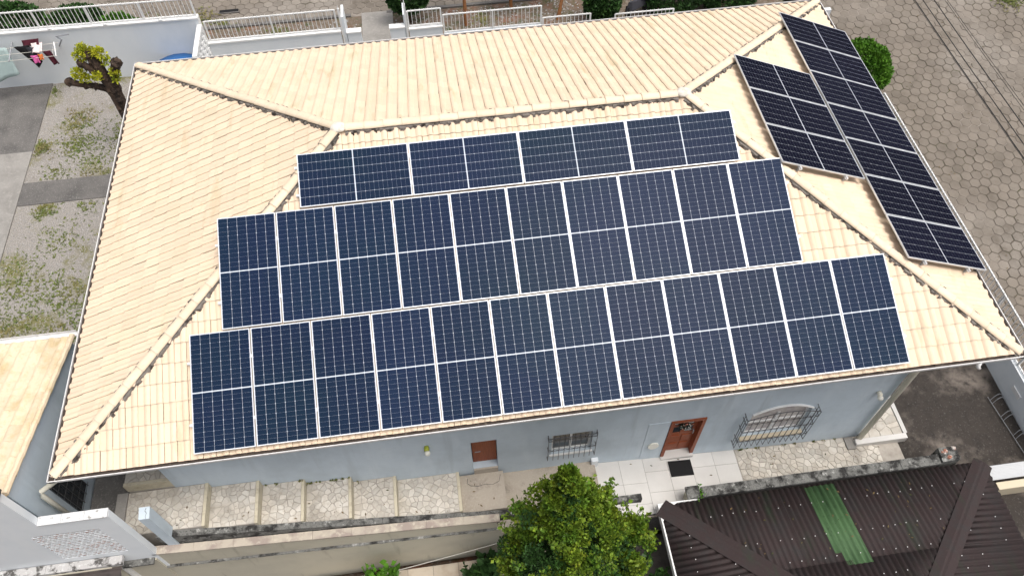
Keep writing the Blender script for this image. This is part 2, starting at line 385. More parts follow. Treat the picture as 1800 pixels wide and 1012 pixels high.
def tile_roof(face, parent, M, nsingle, mesh_single, rows, cols_w, z0=-.060, s_in=.07, clip=True, u_in=0, L=None, namestuff='tile_field'):
    L = L or face.L; crs = (L - s_in) / rows
    vs, fs, mi = tile_geo(cols_w, crs)
    full = MB(); part = MB(); single = []
    ncol = int(face.W / cols_w)
    for j in range(rows):
        s = s_in + j * crs
        for i in range(ncol + 1):
            u = u_in + i * cols_w + RNG.uniform(-.004, .004)
            d0, d1 = s * face.c, (s + crs) * face.c
            if clip:
                lo, hi = face.rl * d0, face.W - face.rr * d0
                lo1, hi1 = face.rl * d1, face.W - face.rr * d1
            else: lo = lo1 = -.03; hi = hi1 = face.W
            if u + cols_w < lo - .03 or u > hi + .03: continue
            whole = u > lo1 + .02 and u + cols_w < hi1 - .02 and u > .05 and u + cols_w < face.W - .05 if clip else (u + cols_w <= face.W + .05)
            if not clip and not whole: continue
            mw = face.mw(u, s + RNG.uniform(-.004, .004), z0 + RNG.uniform(0, .003), RNG.uniform(-.006, .006) if RNG.random() > .03 else RNG.uniform(-.035, .035))
            if whole and not covered(face, u + cols_w / 2, s + crs / 2):
                single.append(((mw.translation - CAM).dot(FW), mw))
            elif whole: full.add([mw @ Vector(q) for q in vs], fs, RNG.random(), mi)
            else: part.add([mw @ Vector(q) for q in vs], fs, RNG.random(), mi)
    single.sort(key=lambda q: q[0])
    return full, part, single, (vs, fs, mi)
cut_tool = []
def clip_mesh(mb, face):
    me = mb.mesh('tmp'); bm = bmesh.new(); bm.from_mesh(me)
    z = Vector((0, 0, 1))
    for (pt, dirn, sgn) in ((face.P(0, 0), face.a * face.rl + face.h, -1), (face.P(face.W, 0), -face.a * face.rr + face.h, 1)):
        nrm = dirn.cross(z).normalized()
        if nrm.dot(face.a) * sgn < 0: nrm = -nrm
        g = bm.verts[:] + bm.edges[:] + bm.faces[:]
        bmesh.ops.bisect_plane(bm, geom=g, plane_co=pt, plane_no=nrm, clear_outer=True, clear_inner=False)
    # trim against the eave end so no tile juts past the gutter corner
    return bm
FACES = [(FS, 17, 'south'), (FWt, 17, 'west'), (FN, 16, 'north'), (FE, 16, 'east')]
allsingle = []; protos = {}; fields = []
for f, rows, nm in FACES:
    full, part, single, geo = tile_roof(f, roof, m_tile, 0, None, rows, TW)
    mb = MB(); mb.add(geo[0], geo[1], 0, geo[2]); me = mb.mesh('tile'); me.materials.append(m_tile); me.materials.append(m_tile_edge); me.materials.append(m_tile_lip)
    fields.append((f, full, part)); 
    for d, mw in single: allsingle.append((d, mw, me, len(fields) - 1, geo))
allsingle.sort(key=lambda q: q[0])
for k, (d, mw, me, fi, geo) in enumerate(allsingle):
    if k < 250: inst('tile', me, roof, mw)
    else: fields[fi][1].add([mw @ Vector(q) for q in geo[0]], geo[1], RNG.random(), geo[2])
for f, full, part in fields:
    bm = clip_mesh(part, f)
    me2 = full.mesh('tile_field'); bm2 = bmesh.new(); bm2.from_mesh(me2)
    pm = bpy.data.meshes.new('p'); bm.to_mesh(pm); bm2.from_mesh(pm)
    bm2.to_mesh(me2); bm.free(); bm2.free(); bpy.data.meshes.remove(pm)
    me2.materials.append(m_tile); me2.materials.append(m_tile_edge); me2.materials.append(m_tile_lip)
    o = bpy.data.objects.new('tile_field', me2); S.collection.objects.link(o); o.parent = roof; o['kind'] = 'stuff'

# ridge caps and their mortar
def cap_geo(L_, r0=.108, r1=.095, n=10):
    vs = []; fs = []
    for x, r in ((0, r0), (.014, r0 + .003), (L_, r1)):
        for k in range(n + 1):
            a = math.pi * k / n
            vs.append((x, math.cos(a) * r, math.sin(a) * r * .56))
    for i in range(2):
        for k in range(n): fs.append((i * (n + 1) + k, i * (n + 1) + k + 1, (i + 1) * (n + 1) + k + 1, (i + 1) * (n + 1) + k))
    fs.append(tuple(range(n + 1)))
    return vs, fs, [1] * n + [0] * n + [1]
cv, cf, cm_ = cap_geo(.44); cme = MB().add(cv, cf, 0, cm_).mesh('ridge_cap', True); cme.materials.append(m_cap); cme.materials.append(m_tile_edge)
def caps(p0, p1, zoff=-.018):
    p0, p1 = Vector(p0), Vector(p1); d = p1 - p0; L_ = d.length; n = round(L_ / .40); d.normalize()
    y = Vector((0, 0, 1)).cross(d).normalized(); z = d.cross(y)
    st_ = L_ / n
    for i in range(n):
        M_ = Matrix((d, y, z)).transposed().to_4x4(); M_.translation = p0 + d * (i * st_) + z * (zoff + RNG.uniform(-.004, .004)) + y * RNG.uniform(-.005, .005)
        inst('ridge_cap', cme, roof, M_ @ Matrix.Rotation(.03, 4, 'Y') @ Matrix.Rotation(RNG.uniform(-.01, .01), 4, 'Z'))
    mo = MB(); k = int(L_ / .06)
    for i in range(k):
        a = p0 + d * (i * L_ / k); b = p0 + d * ((i + 1) * L_ / k)
        wv = .155 + RNG.uniform(-.028, .028)
        mo.hexa([a - y * wv - z * .13, b - y * wv - z * .13, b + y * wv - z * .13, a + y * wv - z * .13, a - y * (wv - .02) - z * .05, b - y * (wv - .02) - z * .05, b + y * (wv - .02) - z * .05, a + y * (wv - .02) - z * .05])
    mo.build('mortar_bed', m_mortar, roof)
A_, B_ = V(XA, YR, H), V(XB, YR, H)
caps(V(.10, .10, .04), A_ + V(-.08, -.08, .0)); caps(V(.10, Y1 - .10, .04), A_ + V(-.08, .08, 0))
caps(V(X1 - .1, .1, .04), B_ + V(.08, -.08, 0)); caps(V(X1 - .1, Y1 - .1, .04), B_ + V(.08, .08, 0))
caps(A_ + V(.14, 0, -.0), B_ - V(.14, 0, -.0))
for q in (A_, B_):
    MB().ball(q + V(0, 0, -.0), .155, 14, 8, (1.1, 1, .42), .06, random.Random(4)).build('ridge_junction', m_junction, roof, True)

# gutters: open channels with dirt inside, along each eave
def gutter(p0, p1, inw):
    p0, p1, inw = Vector(p0), Vector(p1), Vector(inw)
    pr = [(0, .0), (0, -.085), (.13, -.085), (.13, -.03)]
    mb = MB(); t = .008
    up = V(0, 0, 1)
    for (a, za), (b, zb) in zip(pr[:-1], pr[1:]):
        if za == zb: q = [(a, za), (b, zb), (b, zb + t), (a, za + t)]
        else: q = [(a, za), (a, zb), (a + t * (1 if a == 0 else -1), zb), (a + t * (1 if a == 0 else -1), za)]
        mb.prism([p0 + inw * x + up * z for x, z in q], p1 - p0)
    q = [(0, .0), (-.010, .0), (-.010, -.014), (0, -.014)]
    mb.prism([p0 + inw * x + up * z for x, z in q], p1 - p0)
    g = mb.build('gutter', m_gutter, house)
    db = MB(); n = 60; d = (p1 - p0) / n
    for i in range(n):
        h0 = -.030 + RNG.uniform(-.012, .010)
        a = p0 + d * i
        db.prism([a + inw * .01 + up * (-.076), a + inw * .12 + up * (-.076), a + inw * .12 + up * (h0), a + inw * .01 + up * (h0 - .01)], d)
    db.build('gutter_dirt', m_gutdirt, g)
gutter((0, 0, 0), (X1, 0, 0), (0, 1, 0)); gutter((0, Y1, 0), (0, 0, 0), (1, 0, 0))
gutter((X1, Y1, 0), (0, Y1, 0), (0, -1, 0)); gutter((X1, 0, 0), (X1, Y1, 0), (-1, 0, 0))

# ------------------------------------------------------------------ solar panels
def panel_meshes():
    wv, lv = PW / 2, PL / 2; fw = .009; hgt = .035
    fr = MB()
    for a, b in (((-wv, -lv, -hgt), (wv, -lv + fw, 0)), ((-wv, lv - fw, -hgt), (wv, lv, 0)), ((-wv, -lv + fw, -hgt), (-wv + fw, lv - fw, 0)), ((wv - fw, -lv + fw, -hgt), (wv, lv - fw, 0))): fr.box(a, b)
    bk = MB().box((-wv + fw, -lv + fw, -.012), (wv - fw, lv - fw, -.004))
    halves = []
    c = MB()
    mgx, mgy, mid = .009, .011, .011
    cw = (2 * (wv - fw - mgx)) / 6; ch = (lv - fw - mgy - mid) / 12
    gx, gy, cf_ = .0021, .0007, .009
    for sgn in (-1, 1):
        for i in range(6):
            for j in range(12):
                x0 = -wv + fw + mgx + i * cw + gx; x1 = x0 + cw - 2 * gx
                y0 = mid + j * ch + gy; y1 = y0 + ch - 2 * gy
                lo = j % 2 == 0
                if lo: p = [(x0 + cf_, y0), (x1 - cf_, y0), (x1, y0 + cf_), (x1, y1), (x0, y1), (x0, y0 + cf_)]
                else: p = [(x0, y0), (x1, y0), (x1, y1 - cf_), (x1 - cf_, y1), (x0 + cf_, y1), (x0, y1 - cf_)]
                if sgn < 0: p = [(a, -b) for a, b in p][::-1]
                c.add([(a, b, -.0025) for a, b in p], [tuple(range(6))])
    halves.append(c)
    return fr, bk, halves
fr, bk, halves = panel_meshes()
def mk(mb, nm, M):
    me = mb.mesh(nm); bm = bmesh.new(); bm.from_mesh(me); bmesh.ops.recalc_face_normals(bm, faces=bm.faces)
    if nm == 'cell_array':
        for f_ in bm.faces:
            if f_.normal.z < 0: f_.normal_flip()
    bm.to_mesh(me); bm.free(); me.materials.append(M); return me
fr_m, bk_m = mk(fr, 'frame', m_frame), mk(bk, 'backsheet', m_back)
cl_m = [mk(h_, 'cell_array', m_cell) for h_ in halves]; cl_d = [mk(h_, 'cell_array', m_cell2) for h_ in halves]
def panel(label, mw, cells, group):
    t = thing('solar_panel', label, 'solar panel', group); t.matrix_world = mw
    inst('frame', fr_m, t, Matrix()); inst('backsheet', bk_m, t, Matrix())
    for c in cells: inst('cell_array', c, t, Matrix())['kind'] = 'stuff'
hook_me = MB().box((-.02, -.025, -.06), (.02, .025, LIFT - .086)).mesh('roof_hook'); hook_me.materials.append(m_steel)
clamp_me = MB().box((-.0115, -.03, LIFT - .036), (.0115, .03, LIFT + .005)).mesh('clamp'); clamp_me.materials.append(m_frame)
def rack(label, face, u0, u1, sl, ends, dz=0):
    t = thing('panel_rack', label, 'mounting rack', 'racks that carry the solar panels')
    for s in sl:
        M_ = face.mw(0, s, dz)
        r = MB(); r.box((u0 - .07, -.02, LIFT - .075), (u1 + .07, .02, LIFT - .037)); r.box((u0 - .07, -.03, LIFT - .085), (u1 + .07, .03, LIFT - .0755))
        r.v = [tuple(M_ @ Vector(q)) for q in r.v]; r.build('rail', m_frame, t)
        n = max(2, int((u1 - u0) / 1.3))
        for i in range(n + 1):
            inst('roof_hook', hook_me, t, M_ @ Matrix.Translation((u0 + (u1 - u0) * i / n, 0, 0)))
        for u in ends: inst('clamp', clamp_me, t, M_ @ Matrix.Translation((u, 0, 0)))
rows_txt = ['bottom row of twelve', 'middle row of ten', 'top row of four']
for r, (u0, s0, n, k) in enumerate(SOUTH):
    step = (PW if k == 'p' else PL) + GAP
    for i in range(n):
        u = u0 + i * step
        jz = LIFT + RNG.uniform(-.003, .003)
        if k == 'p': mw = FS.mw(u + PW / 2, s0 + PL / 2, jz, RNG.uniform(-.0012, .0012))
        else: mw = FS.mw(u + PL / 2, s0 + PW / 2, jz, math.pi / 2 + RNG.uniform(-.0012, .0012))
        panel(f'{ORD[i]} blue solar panel from the left in the {rows_txt[r]}', mw, cl_m, 'blue solar panels on the south slope')
    hh = PL if k == 'p' else PW
    rack(['aluminium rails under the long bottom row of twelve panels', 'aluminium rails under the middle row of ten panels', 'aluminium rails under the short top row of four panels'][r], FS, u0, u0 + n * step - GAP, (s0 + hh * .24, s0 + hh * .76), [u0 + i * step - GAP / 2 for i in range(1, n)])
for r, (u0, s0, n) in enumerate(EAST):
    for i in range(n):
        u = u0 + (n - 1 - i) * (PW + GAP)
        mw = FE.mw(u + PW / 2, s0 + PL / 2, LIFT + ELIFT + RNG.uniform(-.003, .003), RNG.uniform(-.0012, .0012))
        panel(f'{ORD[i]} black solar panel from the top in the {["outer file of seven", "inner file of three"][r]}', mw, cl_d, 'black solar panels on the east slope')
    rack(['aluminium rails under the outer file of seven black panels', 'aluminium rails under the inner file of three black panels'][r], FE, u0, u0 + n * (PW + GAP) - GAP, (s0 + PL * .22, s0 + PL * .78), [u0 + i * (PW + GAP) - GAP / 2 for i in range(1, n)], ELIFT)

# ------------------------------------------------------------------ south wall: doors, windows, lamps, pipes
# small side door
d = MB().box((7.9, YW + .17, -3.62), (8.46, YW + .21, -2.17)).build('door', m_wood2, house)
for q in range(5): MB().box((7.905 + q * .111, YW + .155, -3.60), (7.905 + q * .111 + .106, YW + .168, -2.18)).build('plank', m_wood2, d)
MB().tube([(7.96, YW + .10, -2.92), (8.09, YW + .10, -2.92)], .012).build('handle', m_steel, d)
BX('doorstep', (7.895, YW - .04, -4.2), (8.465, YW + .16, -3.635), m_conc_w, house)
# main door: frame, panels, glazed top with four lights
d = MB()
d.box((12.475, YW - .03, -4.36), (12.555, YW + .20, -2.43)); d.box((13.215, YW - .03, -4.36), (13.295, YW + .20, -2.43)); d.box((12.555, YW - .03, -2.51), (13.215, YW + .20, -2.43))
d = d.build('door', m_wood, house)
d['label'] = 'glazed red-brown main door behind the black doormat'
lf = MB(); x0, x1 = 12.558, 13.212; yb = YW + .11
lf.box((x0, yb, -4.34), (x1, yb + .035, -3.42))
for a, b in ((x0, x0 + .09), (x0 + .282, x0 + .372), (x1 - .09, x1)): lf.box((a, yb, -3.42), (b, yb + .035, -2.515))
for z in (-3.42, -3.02, -2.60): lf.box((x0 + .09, yb + .001, z), (x1 - .09, yb + .034, z + .08))
for a in (0, 1):
    for zz in (-4.25, -3.82): lf.box((x0 + .07 + a * .28, yb - .015, zz), (x0 + .29 + a * .28, yb + .0, zz + .34))
lf.build('door_leaf', m_wood, d)
for a in (x0 + .09, x0 + .372):
    for z0, z1 in ((-3.34, -3.02), (-2.94, -2.60)): BX('pane', (a + .002, yb + .012, z0 + .002), (a + .188, yb + .02, z1 - .002), m_glass, d)
MB().tube([(13.14, yb - .05, -3.36), (13.14, yb - .05, -3.22), (13.14, yb, -3.22)], .013).build('handle', m_steel, d)
BX('doorstep', (12.48, .55, -4.75), (13.29, YW + .25, -4.365), m_wtile, house)
# shallow rendered niche left of the door
BX('wall_patch', (11.95, YW - .012, -4.5), (12.45, YW + .02, -2.42), m_wall, house)
# barred window
def grille(win, x0, x1, z0, z1, y, yb, nb, hz, arch=0):
    t = .011
    def top(x): 
        if not arch: return z1
        k = (x - (x0 + x1) / 2) / ((x1 - x0) / 2); return z1 - arch * k * k
    for i in range(nb + 1):
        x = x0 + (x1 - x0) * i / nb
        MB().box((x - t / 2, y - t / 2, z0), (x + t / 2, y + t / 2, top(x))).build('bar', m_iron, win)
    for z in hz:
        MB().box((x0, y - t * 1.2, z - .008), (x1, y - t / 2 - .0005, z + .008)).build('crossbar', m_iron, win)
        s = MB(); n = nb
        for i in range(n):
            a = x0 + (x1 - x0) * i / n; b = x0 + (x1 - x0) * (i + 1) / n
            s.tube([(a, y + .012, z), (a * .75 + b * .25, y + .012, z + .035), (a * .25 + b * .75, y + .012, z - .035), (b, y + .012, z)], .006, 4)
        s.build('scroll', m_iron, win)
    s = MB(); n = 10 if arch else 1
    for i in range(n):
        a = x0 + (x1 - x0) * i / n; b = x0 + (x1 - x0) * (i + 1) / n
        s.tube([(a, y, top(a)), (b, y, top(b))], .012, 4)
    s.build('top_bar', m_iron, win)
    for x in (x0, x1):
        s = MB()
        for z in [z0 + .02] + list(hz) + [top(x) - .02]: s.tube([(x, y, z), (x, yb, z)], .009, 4)
        if yb - y > .15:
            for q in (1, 2): yy = y + (yb - y) * q / 3; s.box((x - .006, yy - .006, z0 + .02), (x + .006, yy + .006, top(x) - .02))
        s.build('side_bars', m_iron, win)
    if yb - y > .15:
        for z in (z0,):
            s = MB()
            for i in range(nb + 1): x = x0 + (x1 - x0) * i / nb; s.tube([(x, y, z + .006), (x, yb, z + .006)], .006, 4)
            s.build('bottom_bars', m_iron, win)
wn = MB()
a, b, z0, z1 = 9.72, 10.66, -3.38, -2.36
for q in (((a, YW + .1, z0), (a + .05, YW + .17, z1)), ((b - .05, YW + .1, z0), (b, YW + .17, z1)), ((a + .05, YW + .1, z0), (b - .05, YW + .17, z0 + .05)), ((a + .05, YW + .1, z1 - .05), (b - .05, YW + .17, z1)), ((a + .445, YW + .105, z0 + .05), (a + .495, YW + .165, z1 - .05))): wn.box(*q)
wn = wn.build('window', m_white, house); wn['label'] = 'small square window behind a straight iron grille'
for q in (a + .05, a + .495): BX('pane', (q + .002, YW + .13, z0 + .052), (q + .393, YW + .14, z1 - .052), m_glass, wn)
BX('sill', (a - .04, YW - .04, z0 - .05), (b + .04, YW + .099, z0 - .002), m_white, wn)
grille(wn, 9.63, 10.74, -3.50, -2.30, YW - .10, YW, 9, (-2.95, -2.42))
# arched window
a, b, z0, z1 = 14.42, 15.86, -3.82, -2.62
wn = MB()
for q in (((a, YW + .08, z0), (a + .06, YW + .15, z1)), ((b - .06, YW + .08, z0), (b, YW + .15, z1)), ((a + .06, YW + .08, z0), (b - .06, YW + .15, z0 + .06)), ((a + .06, YW + .08, z1 - .06), (b - .06, YW + .15, z1)), ((a + .69, YW + .085, z0 + .06), (a + .75, YW + .145, z1 - .06)), ((a + .06, YW + .086, -3.30), (a + .69, YW + .144, -3.24)), ((a + .75, YW + .086, -3.30), (b - .06, YW + .144, -3.24))): wn.box(*q)
wn = wn.build('window', m_white, house); wn['label'] = 'wide arched window behind a bulging iron grille'
for q0, q1 in ((a + .06, a + .69), (a + .75, b - .06)):
    BX('pane', (q0 + .002, YW + .11, z0 + .062), (q1 - .002, YW + .12, -3.302), m_glass2, wn); BX('pane', (q0 + .002, YW + .11, -3.238), (q1 - .002, YW + .12, z1 - .062), m_glass2, wn)
ar = []
for i in range(13):
    x = a + (b - a) * i / 12; k = (i - 6) / 6; ar.append((x, YW - .02, z1 + .30 * (1 - k * k)))
hd = MB(); hd.prism([(a, YW - .003, z1)] + [(x, YW - .003, z) for x, y, z in ar[1:-1]] + [(b, YW - .003, z1)], (0, .05, 0)); hd.build('arch_light', m_glass2, wn)
tr = MB()
for p, q in zip(ar[:-1], ar[1:]): tr.tube([p, q], .028, 5)
tr.build('arch_trim', m_white, wn)
BX('sill', (a - .06, YW - .10, z0 - .07), (b + .06, YW + .079, z0 - .002), m_cream, wn)
grille(wn, 14.20, 15.93, -3.98, -2.25, YW - .21, YW, 12, (-3.62, -3.1, -2.68), arch=.22)
# lamps
def lamp(x, z, M1):
    l = MB().tube([(x, YW, z), (x, YW - .10, z - .01)], .05, 10, r2=.06).build('wall_lamp', M1, house, True)
    MB().ball((x + .01, YW - .13, z - .07), .068, 10, 6).build('lamp_glass', m_lampglass, l, True)
lamp(6.93, -2.04, m_lampgreen); lamp(17.30, -2.25, m_pvc)
p = MB(); n = 16
p.prism([(12.2 + .13 * math.cos(2 * math.pi * i / n), YW - .016, -3.62 + .16 * math.sin(2 * math.pi * i / n)) for i in range(n)], (0, -.03, 0)); p.build('wall_lamp', m_lampglass, house)
BX('meter_box', (10.72, YW - .10, -4.3), (10.88, YW - .001, -3.92), m_wall2, house)
MB().tube([(17.72, .12, -.10), (17.72, .28, -.40), (17.68, .53, -.70), (17.66, .53, -4.66)], .066, 10).build('downpipe', m_pvc, house, True)
MB().tube([(.10, .10, -.10), (.06, .12, -.22), (-.30, .02, -.42), (-.34, -.01, -.55), (-.34, 0, -2.4)], .05, 8).build('downpipe', m_pvc, house, True)
MB().tube([(18.35, .04, -.07), (18.35, -.0, -.2), (18.4, -.02, -.26)], .05, 8, r2=.035).build('gutter_spout', m_white, house, True)

# wreath and doormat
wr = thing('wreath', 'small dark round wreath hung on the glazed main door', 'wreath')
rg = random.Random(3); mb = MB()
for i in range(150):
    an = rg.uniform(0, 6.283); r = .115 + rg.uniform(-.035, .04)
    c = V(12.885 + r * math.cos(an), yb - .025 - rg.uniform(0, .04), -2.90 + r * math.sin(an))
    d1 = V(rg.uniform(-1, 1), rg.uniform(-.6, .2), rg.uniform(-1, 1)).normalized() * .035; d2 = d1.orthogonal().normalized() * .012
    mb.add([c - d1, c + d2, c + d1, c - d2], [(0, 1, 2, 3)])
mb.build('leaves', mat('wreath_leaf', (.015, .02, .015), .6), wr)
mb = MB()
for i in range(9):
    an = i * .7; mb.ball((12.885 + .115 * math.cos(an), yb - .06, -2.90 + .115 * math.sin(an)), .014, 6, 4)
mb.build('berries', m_lampglass, wr)
MB().ball((12.90, yb - .055, -2.79), .03, 8, 5, (1.4, .5, .8)).build('bow', mat('red_ribbon', (.5, .12, .06), .6), wr)

# ------------------------------------------------------------------ stepped path along the south wall
def clip_poly(poly, nx, ny, c):
    out = []
    for i in range(len(poly)):
        p, q = poly[i], poly[(i + 1) % len(poly)]
        dp = p[0] * nx + p[1] * ny - c; dq = q[0] * nx + q[1] * ny - c
        if dp <= 0: out.append(p)
        if dp * dq < 0: t = dp / (dp - dq); out.append((p[0] + (q[0] - p[0]) * t, p[1] + (q[1] - p[1]) * t))
    return out
def crazy(x0, y0, x1, y1, size, seed, joint=.009):
    rg = random.Random(seed); pts = []
    target = int((x1 - x0) * (y1 - y0) / size ** 2)
    tries = 0
    while len(pts) < target and tries < 20000:
        tries += 1
        p = (rg.uniform(x0, x1), rg.uniform(y0, y1)); md = size * rg.choice((.55, .7, .9))
        if all((p[0] - q[0]) ** 2 + (p[1] - q[1]) ** 2 > md * md for q in pts): pts.append(p)
    polys = []
    for i, p in enumerate(pts):
        poly = [(x0, y0), (x1, y0), (x1, y1), (x0, y1)]
        for j, q in enumerate(pts):
            if i == j: continue
            dx, dy = q[0] - p[0], q[1] - p[1]; L_ = math.hypot(dx, dy)
            if L_ > size * 4: continue
            mx, my = (p[0] + q[0]) / 2, (p[1] + q[1]) / 2
            poly = clip_poly(poly, dx / L_, dy / L_, (mx * dx + my * dy) / L_ - joint * rg.uniform(.5, 1.2))
            if len(poly) < 3: break
        if len(poly) >= 3:
            A = abs(sum(poly[k][0] * poly[(k + 1) % len(poly)][1] - poly[(k + 1) % len(poly)][0] * poly[k][1] for k in range(len(poly)))) / 2
            if A > .0012: polys.append((A, [(a + rg.uniform(-.004, .004), b + rg.uniform(-.004, .004)) for a, b in poly]))
    return sorted(polys, key=lambda q: -q[0])
def stones(parent, polys, zf, nsing, M=None):
    st_ = MB()
    for k, (A, poly) in enumerate(polys):
        cx = sum(p[0] for p in poly) / len(poly); cy = sum(p[1] for p in poly) / len(poly)
        n = len(poly); dzz = RNG.uniform(-.003, .004)
        vs = [(a, b, zf(a) - .01) for a, b in poly] + [(a, b, zf(a) + .010 + dzz) for a, b in poly] + [(a + (cx - a) * .06, b + (cy - b) * .06, zf(a) + .014 + dzz) for a, b in poly]
        fs = [tuple(range(2 * n, 3 * n))] + [(i, (i + 1) % n, n + (i + 1) % n, n + i) for i in range(n)] + [(n + i, n + (i + 1) % n, 2 * n + (i + 1) % n, 2 * n + i) for i in range(n)]
        if k < nsing: MB().add(vs, fs, .001).build('stone', M or m_stone, parent, fix=False)
        else: st_.add(vs, fs, RNG.random())
    if st_.v: o = st_.build('small_stones', M or m_stone, parent, fix=False); o['kind'] = 'stuff'
YS = -.30
TR = [(.43, 2.12, -2.46), (2.12, 3.16, -2.69), (3.16, 4.09, -2.96), (4.09, 5.10, -3.17), (5.10, 6.08, -3.44), (6.08, 7.53, -3.70)]
for k, (a, b, z) in enumerate(TR):
    stp = tag(BX('paved_step', (a - (.0 if k == 0 else .06), YS, z - 1.2), (b - .065, YW, z - .012), m_grout), kind='structure')
    stones(stp, crazy(a + .01, YS + .01, b - .075, YW - .01, .128, 20 + k), lambda x, z=z: z - .012, 34)
    BX('nosing', (b - .064, YS, z - .3), (b, YW - .001, z + .008), m_nosing, stp)
tag(BX('landing', (7.47, YS, -5), (8.57, YW - .045, -3.86), m_conc_w), kind='structure')
tag(BX('landing', (8.572, YS, -5.2), (10.80, YW - .001, -4.12), m_conc_w), kind='structure')
# tiled terrace before the main door, sloping a little to the east
def ztile(x): return -4.27 - (x - 10.8) * .092
tp = tag(MB().hexa([(10.803, -.75, -5.6), (14.40, -.75, -5.6), (14.40, YW - .001, -5.6), (10.803, YW - .001, -5.6), (10.803, -.75, ztile(10.8) - .012), (14.40, -.75, ztile(14.4) - .012), (14.40, YW - .001, ztile(14.4) - .012), (10.803, YW - .001, ztile(10.8) - .012)]).build('terrace', m_conc_d), kind='structure')
xt = [10.805, 11.42, 12.02, 12.62, 13.22, 13.81, 14.395]
for i in range(6):
    yo = .58 if i < 2 else .40
    ya = [YW - .002]
    while ya[-1] > -.74: ya.append(max(-.75, (ya[-1] - (.52 if len(ya) > 1 else (.62 if i < 2 else .36)))))
    for y1_, y0_ in zip(ya[:-1], ya[1:]):
        a, b = xt[i] + .003, xt[i + 1] - .003
        MB().hexa([(a, y0_ + .003, ztile(a) - .011), (b, y0_ + .003, ztile(b) - .011), (b, y1_ - .003, ztile(b) - .011), (a, y1_ - .003, ztile(a) - .011), (a, y0_ + .003, ztile(a)), (b, y0_ + .003, ztile(b)), (b, y1_ - .003, ztile(b)), (a, y1_ - .003, ztile(a))]).build('floor_tile', m_wtile, tp)
dm = MB().box((-.29, -.20, 0), (.29, .20, .014)).build('doormat', m_black)
dm.location = (12.93, .30, ztile(12.93) + .008); dm.rotation_euler = (0, .092, 0)
tag(dm, 'black rectangular doormat on the pale tiles before the main door', 'doormat')
# crazy paving to the right of the terrace
def zr(x): return -4.62 - (x - 14.4) * .055
rp_ = tag(MB().hexa([(14.402, -.75, -5.6), (18.68, -.75, -5.6), (18.68, YW - .001, -5.6), (14.402, YW - .001, -5.6), (14.402, -.75, zr(14.4)), (18.68, -.75, zr(18.68)), (18.68, YW - .001, zr(18.68)), (14.402, YW - .001, zr(14.4))]).build('paved_path', m_grout), kind='structure')
stones(rp_, crazy(14.42, -.6, 18.1, YW - .02, .15, 77), zr, 75)
pe = tag(BX('corner_porch', (17.71, .50, -5.2), (18.80, 3.2, -4.66), m_grout), kind='structure')
BX('edge_slab', (17.52, .36, -4.85), (18.86, .50, -4.62), m_wtile, pe); BX('edge_slab', (18.80, .50, -4.86), (18.90, 3.2, -4.615), m_wtile, pe)
stones(pe, crazy(17.72, .51, 18.79, 2.2, .19, 91), lambda x: -4.66, 12)
BX('porch_step', (17.30, .30, -5.0), (17.52, .62, -4.72), m_conc, pe)
pw_ = tag(BX('side_porch', (.45, .66, -3.6), (1.41, 2.19, -2.13), m_grout), kind='structure')
stones(pw_, crazy(.46, .74, 1.40, 2.18, .17, 55), lambda x: -2.13, 10)
BX('edge_slab', (.44, .655, -2.4), (1.415, .73, -2.112), m_nosing, pw_)
tag(BX('passage_floor', (-.42, -.30, -3.6), (.428, 6, -2.62), m_conc_d), kind='structure')
tag(BX('passage_kerb', (.20, -.29, -2.62), (.425, .65, -2.44), m_conc), kind='structure')

# kerb wall between path and boundary, following the fall of the path
def zk(x): return -2.40 - max(0, x - 1.2) * .2165
kw = thing('kerb_wall', 'low mould-stained cement kerb along the outer side of the stepped path', 'kerb')
for i in range(10):
    a = 1.15 + i * .765; b = a + .76
    z = [zk(a) - .0 + RNG.uniform(-.012, .012), zk(b) + RNG.uniform(-.012, .012)]
    if b > 9.0: z = [max(q, -4.0) for q in z]
    MB().hexa([(a, -.44, -6), (b, -.44, -6), (b, -.305, -6), (a, -.305, -6), (a, -.44, z[0]), (b, -.44, z[1]), (b, -.305, z[1]), (a, -.305, z[0])]).build('kerb_block', m_mould, kw)
BX('kerb_block', (8.81, -.44, -6), (10.3, -.305, -4.0), m_mould, kw); BX('kerb_block', (10.303, -.44, -6), (11.75, -.305, -4.12), m_mould, kw)
# beige boundary wall
def zb(x): return -2.83 - (x - .95) * .120
bw = thing('boundary_wall', 'long stained beige boundary wall below the stepped path', 'wall')
def zl(x): return -3.66 - (x - .95) * .0748
wf = MB(); wf.box((.30, -.68, -6), (.95, -.52, -3.05))
wf.hexa([(.95, -.66, -6), (8.30, -.66, -6), (8.30, -.52, -6), (.95, -.52, -6), (.95, -.66, zl(.95)), (8.30, -.66, zl(8.3)), (8.30, -.52, zl(8.3)), (.95, -.52, zl(.95))])
wf.box((8.30, -.68, -6), (10.45, -.52, -4.175)); wf.box((10.45, -.68, -6), (12.6, -.52, -4.555)); wf.build('wall_face', m_beige, bw)
ub = MB()
ub.hexa([(.95, -.62, zl(.95) + .002), (8.28, -.62, zl(8.28) + .002), (8.28, -.50, zl(8.28) + .002), (.95, -.50, zl(.95) + .002), (.95, -.62, zb(.95) - .062), (8.28, -.62, zb(8.28) - .062), (8.28, -.50, zb(8.28) - .062), (.95, -.50, zb(.95) - .062)])
ub.build('upper_band', m_beige, bw)
for i in range(30):
    a = .95 + i * .244; b = a + .244; h0 = RNG.uniform(.006, .014)
    MB().hexa([(a, -.675 - RNG.uniform(0, .012), zl(a) - .004), (b, -.675, zl(b) - .004), (b, -.621, zl(b) - .004), (a, -.621, zl(a) - .004), (a, -.668, zl(a) + h0), (b, -.668, zl(b) + h0), (b, -.621, zl(b) + h0 + .006), (a, -.621, zl(a) + h0 + .006)]).build('ledge', m_mould, bw)
